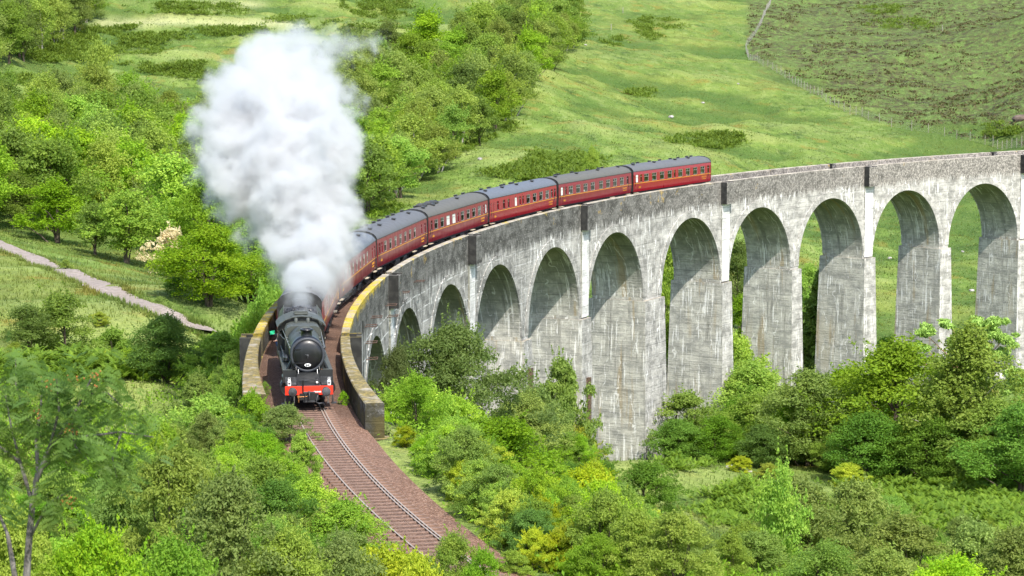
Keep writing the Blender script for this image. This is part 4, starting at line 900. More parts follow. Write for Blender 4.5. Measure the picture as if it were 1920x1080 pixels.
def crown_mesh(name,mat,seed,n,prof,rad_xy,h0,h1,nclump,cr,size,droop=0.,asp=1.6,inner=.15,flat=1.,jit=.9,shoots=.8):
    """a crown of leaf clumps hung round an irregular envelope; prof maps 0..1 height to relative radius"""
    rg=np.random.default_rng(seed); cc=[];rr=[]
    lob=rg.uniform(0,2*PI,4); la=rg.uniform(.06,.22,4)
    for i in range(nclump):
        t=rg.uniform(0,1)**.85; ang=rg.uniform(0,2*PI); R0=np.interp(t,np.linspace(0,1,len(prof)),prof)*rad_xy
        R0*=1+sum(la[k]*math.sin((k+2)*ang+lob[k]+t*3) for k in range(4)); 
        q=R0*(rg.uniform(.0,1)**.42 if rg.uniform()>inner else rg.uniform(0,.6)); c=cr*rg.uniform(.6,1.35)
        cc.append((q*math.cos(ang),q*math.sin(ang),h0+(h1-h0)*t)); rr.append(c)
    cc=np.array(cc); rr=np.array(rr); w=rr**2; w/=w.sum(); ids=rg.choice(nclump,n,p=w)
    d=rg.normal(size=(n,3)); d/=np.linalg.norm(d,axis=1,keepdims=True); d[:,2]=np.where(d[:,2]<-.2,-d[:,2]*.6,d[:,2])
    q=rg.uniform(0,1,n)**.36; C=cc[ids]+d*(rr[ids]*q)[:,None]*np.array([1,1,.92*flat])
    if droop>0: C[:,2]-=droop*rr[ids]*rg.uniform(0,1,n)*1.3
    # shoots that break the outline, leafy all the way up
    ns=int(nclump*shoots); k=max(6,int(n*.16/max(1,ns)))
    if ns:
        j=rg.integers(0,nclump,ns); st=cc[j]+rg.normal(size=(ns,3))*cr*.4; dv=rg.normal(size=(ns,3))*.55+np.array([0,0,1.1-1.5*droop])+cc[j]*np.array([.9,.9,0])/rad_xy; dv/=np.linalg.norm(dv,axis=1,keepdims=True); ln=rg.uniform(.9,2.1,ns)*cr
        u_=rg.uniform(0,1,(ns,k,1)); S_=(st[:,None]+dv[:,None]*ln[:,None,None]*u_+rg.normal(size=(ns,k,3))*cr*.16*(1.15-u_)).reshape(-1,3)
        C=np.concatenate([C,S_]); dd=rg.normal(size=(len(S_),3)); d=np.concatenate([d,dd/np.linalg.norm(dd,axis=1,keepdims=True)]); ids=np.concatenate([ids,np.repeat(j,k)])
    V,F,lv=leaves(C,d,size,rg,asp,jit,droop); tone=rg.uniform(0,1,nclump)[ids]
    return np_mesh(name,V,F,[mat],None,None,{'lv':np.clip(lv*.6+np.repeat(tone,4)*.5,0,1)}),cc
def trunk_mesh(name,mat,seed,cc,h,r0,nl=9,lean=.03,stems=1,base=.0,first=.25):
    rg=random.Random(seed); b=MB()
    for st in range(stems):
        a0=rg.uniform(0,6.3); sp=(.0 if stems==1 else .16*h); px_=[];
        for i in range(7):
            t=i/6; px_.append((lean*h*math.sin(t*2+seed)+sp*t*math.cos(a0)+rg.uniform(-.012,.012)*h,lean*h*math.cos(t*2.6+seed)+sp*t*math.sin(a0)+rg.uniform(-.012,.012)*h,base+t*h*.9-.15*(i==0)))
        rs=[r0*(1.25 if i==0 else 1-.82*(i/6)) for i in range(7)]
        b.tube(px_,rs,7)
        cs=[c for c in cc if c[2]>h*first]; rg.shuffle(cs)
        for c in cs[:max(2,nl//stems)]:
            t=min(.85,max(.15,(c[2]-.22*h)/h)); k=int(t*6); q=Vector(px_[k]); e=Vector(c); m=(q+e)/2+Vector((0,0,.06*h)); r_=rs[k]*.5
            b.tube([q,m,e],[r_,r_*.6,r_*.22],5)
    return b.mesh(name,mat)
KIND={}
def kind(name,leaf,bark,seeds,**k):
    L=[]
    for s in seeds:
        kk=dict(k); tr=dict(r0=kk.pop('r0',.02),nl=kk.pop('nl',9),stems=kk.pop('stems',1),lean=kk.pop('lean',.03),first=kk.pop('first',.25))
        c,cc=crown_mesh('crown',LM[leaf],s,**kk); L.append((c,trunk_mesh('trunk',bark,s,cc,kk['h1'],**tr)))
    KIND[name]=L
ROUND=[.45,.8,1,.97,.8,.45,.08]; OVAL=[.4,.75,.95,1,.9,.7,.45,.1]; TALL=[.5,.85,1,.9,.72,.5,.28,.05]; BUSH=[.85,1,1,.93,.78,.52,.15]
# every kind is one unit tall; copies are scaled to metres
kind('oak','oak',BARK,(11,12,13),n=9000,prof=ROUND,rad_xy=.40,h0=.2,h1=.93,nclump=52,cr=.135,size=.0185,r0=.026)
kind('lime','lime',BARK,(21,22),n=9000,prof=ROUND,rad_xy=.37,h0=.2,h1=.93,nclump=55,cr=.13,size=.0185,r0=.022)
kind('birch','birch',BBIRCH,(31,32,33,34),n=10000,prof=OVAL,rad_xy=.31,h0=.18,h1=.94,nclump=58,cr=.12,size=.0155,droop=.5,r0=.017,nl=14)
kind('alder','alder',BARK,(41,42,43),n=9000,prof=OVAL,rad_xy=.34,h0=.14,h1=.94,nclump=52,cr=.125,size=.0165,r0=.02)
kind('willow','willow',BARK,(51,52,53),n=20000,prof=BUSH,rad_xy=.50,h0=.05,h1=.93,nclump=130,cr=.10,size=.0125,asp=2.4,r0=.014,stems=4,first=.1,nl=16)
kind('shrub','shrub',BARK,(61,62,63),n=18000,prof=BUSH,rad_xy=.52,h0=.05,h1=.93,nclump=120,cr=.105,size=.0145,asp=1.9,r0=.013,stems=4,first=.1,nl=16)
kind('limebush','lime',BARK,(71,72,73),n=18000,prof=BUSH,rad_xy=.52,h0=.05,h1=.92,nclump=120,cr=.105,size=.0145,asp=1.9,r0=.013,stems=4,first=.1,nl=14)
kind('deepbush','deep',BARK,(81,82,83),n=18000,prof=BUSH,rad_xy=.5,h0=.05,h1=.93,nclump=120,cr=.105,size=.0145,asp=1.8,r0=.014,stems=3,first=.1,nl=14)
kind('bigdeep','deep',BARK,(85,86),n=24000,prof=OVAL,rad_xy=.42,h0=.1,h1=.96,nclump=170,cr=.105,size=.0135,asp=1.6,r0=.02,stems=2,first=.15,nl=18)
kind('bigoak','oak',BARK,(87,88),n=24000,prof=ROUND,rad_xy=.42,h0=.12,h1=.96,nclump=170,cr=.105,size=.0135,asp=1.5,r0=.022,nl=18)
kind('bigwillow','willow',BARK,(89,90),n=24000,prof=ROUND,rad_xy=.43,h0=.08,h1=.96,nclump=170,cr=.10,size=.0125,asp=2.2,r0=.02,stems=2,first=.15,nl=18)
kind('bigbirch','birch',BBIRCH,(91,92),n=22000,prof=TALL,rad_xy=.28,h0=.12,h1=.98,nclump=170,cr=.06,size=.0105,droop=.7,r0=.013,nl=22)
kind('biglime','lime',BARK,(93,94),n=24000,prof=ROUND,rad_xy=.42,h0=.1,h1=.96,nclump=170,cr=.105,size=.0135,asp=1.6,r0=.02,stems=2,first=.15,nl=16)
kind('thicket','thicket',BARK,(103,104),n=42000,prof=BUSH,rad_xy=.5,h0=.03,h1=.93,nclump=260,cr=.075,size=.0078,asp=2.4,r0=.012,stems=4,first=.1,nl=14)
kind('goldbush','gold',BARK,(95,96),n=24000,prof=BUSH,rad_xy=.55,h0=.05,h1=.92,nclump=110,cr=.105,size=.016,asp=2.,r0=.012,stems=4,first=.1,nl=12)
kind('blossom','blossom',BARK,(97,),n=4500,prof=BUSH,rad_xy=.5,h0=.08,h1=.95,nclump=80,cr=.11,size=.026,asp=1.8,r0=.014,stems=3,first=.1,nl=14)
kind('thin','birch',BARK,(98,99),n=24000,prof=BUSH,rad_xy=.42,h0=.08,h1=.95,nclump=150,cr=.085,size=.0115,asp=2.2,r0=.012,stems=4,first=.1,nl=20)
kind('sallow','willow',BARK,(101,102),n=24000,prof=OVAL,rad_xy=.36,h0=.06,h1=.97,nclump=140,cr=.075,size=.012,asp=2.6,r0=.012,stems=3,first=.1,nl=18,droop=.2)
SRC={}
def plant(name,kd,loc,h,w,label,cat,group=None,var=None,rz=None):
    """the first plant of a kind is built, the rest are copies of it and its parts"""
    v=var if var is not None else random.randrange(len(KIND[kd])); key=(name,kd,v)
    if key not in SRC:
        r_=empty(name); c,tm=KIND[kd][v]
        link(bpy.data.objects.new('crown',c),r_); link(bpy.data.objects.new('trunk' if 'tree' in name else 'stem',tm),r_); SRC[key]=r_
    else:
        r_=copy_tree(SRC[key])
        for k in('group',):
            if k in r_: del r_[k]
    r_.location=loc; r_.scale=(h*w,h*w,h); r_.rotation_euler=(0,0,random.uniform(0,6.28) if rz is None else rz)
    tag(r_,label,cat,group); return r_
RADXY={'thicket':.5,'oak':.40,'lime':.37,'birch':.31,'alder':.34,'willow':.5,'shrub':.52,'limebush':.52,'deepbush':.5,'bigdeep':.42,'bigoak':.42,'bigwillow':.43,'bigbirch':.28,'biglime':.42,'goldbush':.55,'blossom':.5,'thin':.42,'sallow':.36}
def byTop(name,kd,px,pytop,Y,hw,label,cat='shrub',group=None,var=None,hmin=1.2):
    """a plant whose root stands at distance Y under pixel column px and whose top reaches pytop"""
    b_=atY(px,Y); d=ray(px,pytop); zt=d[2]/d[1]*Y; h=max(hmin,zt-b_[2]); hwm=hw/FW*Y*1.28
    PLANTED.append((b_[0],b_[1],hwm)); return plant(name,kd,(b_[0],b_[1],b_[2]-.1),h*1.04,min(1.5,max(.5,hwm/(h*RADXY[kd])*1.02)),label,cat,group,var)
def inpoly(px,py,poly):
    c=np.zeros(len(px),bool); n=len(poly)
    for i in range(n):
        (x0,y0),(x1,y1)=poly[i],poly[(i+1)%n]
        m=((y0>py)!=(y1>py))&(px<(x1-x0)*(py-y0)/(y1-y0+1e-9)+x0); c^=m
    return c
PLANTED=[]
FG=[
# bank between the wing wall and the arches
('willow_shrub','thicket',845,616,190,118,'large grey green willow thicket filling the bank below the first arches'),
('willow_shrub','thicket',745,655,176,48,'small grey willow pressed against the mossy wing wall and the smallest arch'),
('leafy_shrub','limebush',775,708,160,72,'yellow green leafy shrub beside the end of the mossy wing wall'),
('leafy_shrub','limebush',850,745,163,62,'bright green shrub behind the thin grey post'),
('leafy_shrub','shrub',935,778,150,105,'broad fresh green shrub with yellowing top below the large willow thicket'),
('leafy_shrub','deepbush',905,868,128,98,'dark glossy shrub standing above the right shoulder of the ballast'),
('leafy_shrub','goldbush',770,835,137,42,'yellow leafed bush growing on the edge of the ballast near the grey post'),
('slender_tree','sallow',1055,688,226,48,'thin grey green sapling in front of the second double-stained pier'),
('leafy_shrub','thin',985,745,205,60,'pale airy shrub between the large willow thicket and the thin sapling'),
('leafy_shrub','goldbush',1090,795,232,26,'small yellow green bush at the foot of the pier with the timber box'),
('leafy_shrub','limebush',1010,905,142,78,'lime green bush on the slope below the broad fresh green shrub'),
('leafy_shrub','goldbush',1095,880,165,70,'low yellowish bush on the slope under the double pier'),
('leafy_shrub','shrub',1040,985,122,92,'rounded mid green bush low on the slope right of the track'),
('leafy_shrub','thin',1130,985,134,85,'loose olive bush on the slope, in front of the dark conical one'),
('dark_bush','deepbush',1215,868,196,58,'dark conical bush standing alone by the grass clearing'),
('leafy_shrub','willow',1160,905,188,42,'small grey bush leaning on the dark conical bush'),
('leafy_shrub','goldbush',1240,1010,150,70,'yellow flecked low bush beside the grass clearing'),
('leafy_shrub','thin',1340,1030,142,85,'dull olive low bush at the lower edge of the grass clearing'),
('leafy_shrub','willow',1210,1040,118,85,'grey green bush at the bottom edge below the dark conical bush'),
('leafy_shrub','limebush',945,1020,103,55,'yellow green bush hiding the far rail where the track leaves the picture'),
('leafy_shrub','thin',1060,1045,98,80,'thin pale bush at the bottom edge right of the track'),
('leafy_shrub','bigwillow',1000,735,222,58,'leafy grey green bush between the large willow thicket and the thin sapling'),
('leafy_shrub','bigdeep',960,772,205,52,'dark green bush under the leafy grey green one by the arches'),
('leafy_shrub','limebush',725,770,142,34,'lime bush against the outer end of the mossy wing wall'),
# near the track, this side
('leafy_shrub','limebush',850,1000,86,46,'spindly green bush in front of the rails at the bottom edge'),
('leafy_shrub','goldbush',790,1048,78,55,'low yellow bush on this side of the rails at the bottom edge'),
('leafy_shrub','shrub',905,1030,84,40,'fresh green bush covering the rails at the bottom edge'),
('leafy_shrub','thin',960,1040,93,45,'thin bush beyond the rails at the bottom edge'),
('leafy_shrub','goldbush',725,1030,80,95,'bright yellow green bush of broad leaves at the bottom centre'),
('leafy_shrub','limebush',570,900,97,72,'sunny lime bush left of the ballast with upright tip'),
('leafy_shrub','biglime',650,945,94,70,'lime green bush touching the left shoulder of the ballast'),
('leafy_shrub','shrub',520,975,86,85,'fresh green bush below the sunny lime bush with upright tip'),
('leafy_shrub','willow',640,1015,78,85,'grey green willow bush at the bottom edge left of the yellow one'),
('leafy_shrub','deepbush',455,778,119,82,'dark leafy bush with yellow tips left of the curve of the track'),
('leafy_shrub','willow',535,760,121,48,'small grey willow by the end of the left wing wall'),
('leafy_shrub','shrub',470,740,127,45,'fresh green bush against the outer end of the left wing wall'),
('leafy_shrub','sallow',565,815,108,28,'narrow dark sapling on the left edge of the ballast'),
('leafy_shrub','limebush',395,745,132,80,'pale lime thicket behind the dark leafy bush with yellow tips'),
('leafy_shrub','limebush',320,795,118,75,'yellow green thicket at the near edge of the orange grass'),
('leafy_shrub','willow',370,850,98,70,'grey green thicket between the lime thickets and the birch saplings'),
('leafy_shrub','shrub',500,865,99,70,'mid green bush just below the dark leafy bush with yellow tips'),
('birch_sapling','thin',330,850,80,90,'airy birch sapling with reddish stems in the lower left thicket'),
('birch_sapling','thin',430,905,72,95,'broad airy birch sapling beside the one with reddish stems'),
('birch_sapling','thin',545,1000,72,75,'small airy birch sapling at the bottom edge'),
('leafy_shrub','willow',230,880,84,80,'grey green bush behind the rowan trunk'),
('leafy_shrub','limebush',190,985,58,90,'soft pale green bush at the foot of the rowan'),
('leafy_shrub','shrub',330,1010,60,90,'mid green bush at the bottom edge beside the rowan'),
('leafy_shrub','thin',30,960,58,80,'olive bush in the corner left of the rowan trunk'),
('leafy_shrub','willow',110,890,92,80,'grey bush seen through the rowan branches'),
# lower right thickets
('leafy_shrub','thin',1500,915,152,85,'olive green willow thicket with a pale crown in the lower right'),
('slender_tree','lime',1462,880,146,42,'bright yellow green sapling in front of the olive willow thicket'),
('leafy_shrub','thin',1605,915,156,78,'brown tinged thicket beside the bracken slope'),
('leafy_shrub','thin',1690,975,142,85,'dull green thicket below the bracken slope'),
('leafy_shrub','willow',1830,985,142,80,'grey green thicket at the foot of the bracken slope'),
('leafy_shrub','thin',1900,1000,135,70,'olive thicket in the bottom corner below the dark trees'),
('leafy_shrub','willow',1420,1000,128,70,'grey thicket at the bottom edge below the yellow green sapling'),
('leafy_shrub','shrub',1545,1015,122,75,'mid green thicket at the bottom edge under the olive willow'),
('leafy_shrub','goldbush',1330,1055,118,60,'yellowish bush at the bottom edge of the clearing'),
('leafy_shrub','thin',1660,1035,116,80,'loose thicket at the bottom edge below the dull green one'),
('leafy_shrub','limebush',1785,1045,112,80,'pale green thicket at the bottom edge near the corner'),
# trees by the right hand piers
('broadleaf_tree', 'bigwillow', 1515, 705, 262, 72, 'grey green leafy tree in front of the tall pier with white run-off'),
('broadleaf_tree', 'bigoak', 1585, 700, 268, 75, 'deep green leafy tree between the grey tree and the broad one'),
('broadleaf_tree', 'bigoak', 1680, 655, 258, 112, 'broad full crowned green tree in front of the right hand piers'),
('broadleaf_tree', 'bigdeep', 1625, 780, 250, 81, 'dark leafy tree at the foot of the broad full crowned one'),
('broadleaf_tree', 'bigdeep', 1745, 790, 248, 69, 'dark green tree squeezed between the broad tree and the tall birch'),
('birch_tree', 'bigbirch', 1812, 622, 250, 90, 'tall drooping birch with a pale trunk in front of the pine'),
('broadleaf_tree', 'bigwillow', 1870, 760, 246, 75, 'olive leafy tree right of the tall drooping birch'),
('broadleaf_tree', 'bigdeep', 1915, 770, 236, 78, 'dark leafy tree cut by the edge of the picture'),
('leafy_shrub', 'goldbush', 1590, 868, 246, 38, 'yellow green bush at the foot of the dark leafy trees'),
('leafy_shrub', 'goldbush', 1440, 868, 247, 48, 'yellow bush on the bank below the piers'),
('leafy_shrub', 'goldbush', 1388, 855, 250, 30, 'small bright yellow bush by the stones of the stream bank'),
# foot of the middle piers
('leafy_shrub', 'bigwillow', 1285, 742, 270, 78, 'pale grey green bush between the double pier and the next one'),
('leafy_shrub', 'bigdeep', 1270, 790, 262, 65, 'dark bush at the foot of the double pier'),
('broadleaf_tree', 'biglime', 1405, 690, 284, 72, 'yellow green tree between the second and third piers right of the double pier'),
('slender_tree', 'lime', 1385, 635, 296, 42, 'sunlit sapling rising behind the yellow green tree'),
('leafy_shrub', 'bigwillow', 1420, 745, 270, 72, 'pale leafy bush below the yellow green tree'),
('leafy_shrub', 'bigdeep', 1345, 785, 262, 72, 'dense green bush below the pale grey green one'),
('leafy_shrub', 'bigdeep', 1430, 800, 258, 69, 'dark bush right at the edge of the grass clearing'),
# seen through the arches
('broadleaf_tree','biglime',1252,445,318,30,'bright tree seen through the arch beside the double pier'),
('broadleaf_tree','alder',1382,455,345,28,'dark tree seen through the arch over the yellow green tree'),
('broadleaf_tree','oak',1392,560,330,30,'second dark tree seen low through the same arch as the dark one'),
('broadleaf_tree','oak',1250,600,312,26,'shaded tree low behind the double pier'),
('broadleaf_tree','lime',1515,500,360,22,'small tree seen behind the spruce through the arch'),
('leafy_shrub','deepbush',1665,632,352,22,'low dark bush in the meadow seen through the ninth arch'),
('leafy_shrub','deepbush',1790,622,370,28,'low dark bush in the meadow behind the pine'),
# left meadow
('broadleaf_tree','alder',55,575,190,62,'dark rounded tree at the left edge above the bracken'),
('broadleaf_tree','alder',115,555,193,52,'dark tree with a taller crown beside the one at the left edge'),
('broadleaf_tree','birch',28,640,182,45,'dull leafy tree low at the left edge'),
('leafy_shrub','bigdeep',312,598,178,78,'big dark green bush between the footpath and the bracken'),
('leafy_shrub','sallow',415,628,176,46,'grey green bush beside the left parapet of the viaduct'),
('leafy_shrub','sallow',212,622,196,42,'thin grey bush in the meadow grass left of the big dark bush'),
('leafy_shrub','sallow',370,705,160,34,'small isolated dark willow in the grass by the left wing wall'),
('leafy_shrub','goldbush',205,680,182,50,'yellow green low bush below the thin grey bush'),
('leafy_shrub','limebush',250,650,186,36,'light green low bush beside the big dark bush'),
('leafy_shrub','goldbush',188,600,222,22,'small yellow bush in the meadow ditch'),
('leafy_shrub','limebush',123,512,278,12,'small bush on the verge of the footpath'),
('leafy_shrub','limebush',440,690,150,38,'fresh bush by the bend of the left parapet'),
('leafy_shrub','limebush',480,590,186,40,'bright bush outside the left parapet level with the engine cab'),
('leafy_shrub','shrub',505,545,210,38,'fresh green bush outside the left parapet where the steam begins'),
# along the path
('broadleaf_tree','lime',235,363,327,55,'sunny round yellow green tree beside the footpath'),
('broadleaf_tree','oak',105,345,342,70,'spreading dark green tree beside the footpath'),
('broadleaf_tree','oak',178,385,333,38,'dark tree crowded between the spreading one and the sunny round one'),
('broadleaf_tree','alder',30,330,350,48,'dark tree at the left edge by the footpath'),
('flowering_bush','blossom',320,428,318,36,'whitish seeding bush behind the sunny round tree'),
('broadleaf_tree','biglime',392,430,247,82,'large lime green tree above the end of the footpath'),
('broadleaf_tree','bigoak',465,425,256,72,'green tree with its crown edge in the steam'),
('broadleaf_tree','oak',335,470,262,42,'small grey green tree left of the large lime green one'),
('broadleaf_tree','bigdeep',330,520,250,38,'dark low tree in the shade of the large lime green one'),
('broadleaf_tree','lime',330,298,352,58,'bright tree standing behind the whitish bush'),
('broadleaf_tree','oak',395,330,342,48,'green tree on the wood edge by the steam'),
('leafy_shrub','bigwillow',300,560,238,28,'pale shrub on the bank by the large lime green tree'),
# behind the train
('broadleaf_tree','birch',772,218,478,58,'round birch with forked pale trunk standing out of the wood above the train'),
('leafy_shrub','shrub',712,328,452,30,'bright bush below the round birch'),
('leafy_shrub','limebush',672,375,425,34,'yellow green bush on the grass edge above the first visible coach'),
('leafy_shrub','limebush',655,440,390,26,'small lime bush showing over the coach roof beside the steam'),
('slender_tree','thin',1110,284,440,20,'thin sapling standing in the grass behind the coaches'),
('leafy_shrub','deepbush',835,50,648,60,'x'),
]
for n,k,px,pt,Y,hw,lb in FG:
    if lb=='x': continue
    byTop(n,k,px,pt,Y,hw,lb,{'broadleaf_tree':'tree','birch_tree':'tree','slender_tree':'tree','birch_sapling':'tree'}.get(n,'shrub'))
# ---- thicket shrubs filling the near slopes
REG=[('slope right of the track','thicket on the slope right of the track',[(745,800),(800,850),(880,950),(960,1050),(1010,1110),(1260,1110),(1190,1000),(1150,920),(1130,860),(1040,840),(980,800),(850,790)],70,['limebush','shrub','limebush','goldbush','deepbush','willow'],(1.7,3.6)),
 ('slope below the footbridge side of the track','x',[],0,[],(1,2)),
 ('near slope left of the track','thicket on the near slope left of the track',[(-20,930),(120,915),(260,900),(350,870),(450,820),(530,840),(590,930),(660,1030),(780,1110),(700,1180),(300,1200),(-20,1180)],85,['limebush','thin','shrub','willow','limebush','deepbush'],(1.5,3.2)),
 ('bottom of the glen side','thicket at the lower edge of the clearing',[(1180,1030),(1300,1060),(1430,1020),(1600,1000),(1750,1030),(1930,1040),(1930,1130),(1180,1130)],60,['thin','willow','thin','limebush','shrub'],(2.,4.2)),
 ('bank by the arches','thicket on the bank under the first arches',[(730,690),(800,700),(960,740),(1080,820),(1080,850),(960,850),(800,830),(735,790)],26,['willow','shrub','limebush','thin'],(2.,4.2)),
 ('stream bank','bushes along the stream bank below the piers',[(1240,800),(1460,820),(1560,860),(1900,880),(1900,930),(1700,900),(1500,880),(1300,860),(1240,850)],30,['bigwillow','bigdeep','biglime','bigoak'],(3.5,6.5)),
 ('left parapet','bushes outside the left parapet',[(380,700),(440,690),(455,620),(500,560),(535,545),(520,570),(480,600),(465,700),(455,760),(400,760)],18,['shrub','limebush','willow'],(1.2,2.6))]
KD={'limebush':'lime green','shrub':'fresh green','goldbush':'yellow flecked','deepbush':'dark green','willow':'grey green','thin':'pale airy','bigwillow':'tall grey green','bigdeep':'tall dark green','biglime':'tall lime green','bigoak':'tall mid green'}
for short,grp,poly,n,kds,(h0,h1) in REG:
    if not poly: continue
    k=0; xs=[q[0] for q in poly]; ys=[q[1] for q in poly]; tries=0
    while k<n and tries<n*14:
        tries+=1; px,py=random.uniform(min(xs),max(xs)),random.uniform(min(ys),max(ys))
        if not inpoly(np.array([px]),np.array([py]),poly)[0]: continue
        c=hit(px,py,25.); so=to_so(c[0],c[1]); kd=random.choice(kds); h=random.uniform(h0,h1); w=random.uniform(.85,1.25)
        if (so[0]<-34 and abs(so[1])<2.9+h*w*.32) or (-45<so[0]<320 and abs(so[1])<4.6+h*w*.3): continue
        if any((c[0]-a)**2+(c[1]-b)**2<(.28*h)**2 for a,b,_ in PLANTED): continue
        PLANTED.append((c[0],c[1],h*.5)); plant('leafy_shrub',kd,(c[0],c[1],c[2]-.1),h,w,KD[kd]+' shrub in the '+grp if 'thicket' in grp else KD[kd]+' bush among the '+grp,'shrub',grp+', '+KD[kd]); k+=1
for i in range(13):
    s_=-41.5-i*2.9+random.uniform(-.8,.8); h=random.uniform(1.1,2.3); o_=3.5+h*.42+random.uniform(0,.8); c=P(s_,o_); kd=random.choice(['limebush','shrub','goldbush','willow','shrub'])
    plant('leafy_shrub',kd,(c.x,c.y,H(c.x,c.y)[0]-.1),h,random.uniform(.9,1.3),KD[kd]+' shrub crowding the right edge of the ballast','shrub','shrubs crowding the ballast, '+KD[kd])
# ---- the wood on the far slope: each tree a thing, bases read off the lie of the land
WOOD=[(-40,240),(60,258),(150,230),(230,236),(330,255),(440,262),(520,238),(600,225),(690,150),(790,112),(880,98),(950,62),(1040,40),(1180,-12),(1205,-30),(1190,0),(1090,80),(1040,118),(1010,172),(962,222),(905,268),(850,305),(800,345),(745,378),(700,402),(640,432),(560,480),(470,520),(380,480),(300,440),(200,420),(60,435),(-40,430)]
WOOD2=[(-40,30),(40,15),(150,-10),(175,20),(150,62),(100,95),(40,128),(-40,150)]
cand=[]
for i in range(60000):
    Y=math.exp(random.uniform(math.log(305),math.log(1150))); x=random.uniform(-.25,.07)*Y; cand.append((x,Y))
cand=np.array(cand); cz=H(cand[:,0],cand[:,1]); cpx,cpy=project(cand[:,0],cand[:,1],cz)
m1=inpoly(cpx,cpy,WOOD); m2=inpoly(cpx,cpy,WOOD2)
taken=[(a,b) for a,b,_ in PLANTED if b>300]; wood=[]
for i in np.nonzero(m1|m2)[0]:
    x,y=cand[i]; sp=6.6+ (y-330)*.0062
    if len(taken) and (np.hypot(np.array(taken)[:,0]-x,np.array(taken)[:,1]-y).min()<sp): continue
    taken.append((x,y)); wood.append((x,y,cz[i],cpx[i],cpy[i],bool(m2[i])))
wood.sort(key=lambda t:t[1])
DESC={'birch':'olive green birch','oak':'rounded mid green tree','alder':'dark green tree','lime':'sunny yellow green tree'}
def zone(px,py,two):
    if two: return 'in the copse on the brow of the far slope','copse on the brow'
    if px<190: return 'in the wood above the footpath at the left','wood above the footpath'
    if px<400: return 'in the wood between footpath trees and steam','wood left of the steam'
    if px<660: return 'in the wood behind the steam','wood behind the steam'
    if py<135: return 'at the hazy far end of the wood','far end of the wood'
    return 'in the wood beside the open hillside','wood above the coaches'
print('wood trees',len(wood))
for x,y,z,px,py,two in wood[:285]:
    k=random.choices(['birch','oak','alder','lime'],[.5,.24,.18,.08] if py<300 else [.3,.36,.14,.2])[0]
    if two: k=random.choice(['birch','alder','alder'])
    h=random.uniform(9,13.5)+ (2 if y>560 else 0); zs,g=zone(px,py,two)
    plant('woodland_tree',k,(x,y,z-.2),h,random.uniform(.95,1.3),DESC[k]+' '+zs,'tree',DESC[k].split(' with')[0]+'s of the '+g)
# two pale tall birches standing above the wood
b_=hit(185,232); plant('woodland_tree','birch',(b_[0],b_[1],b_[2]),17,.75,'tall narrow birch rising above the wood against the grass slope','tree')
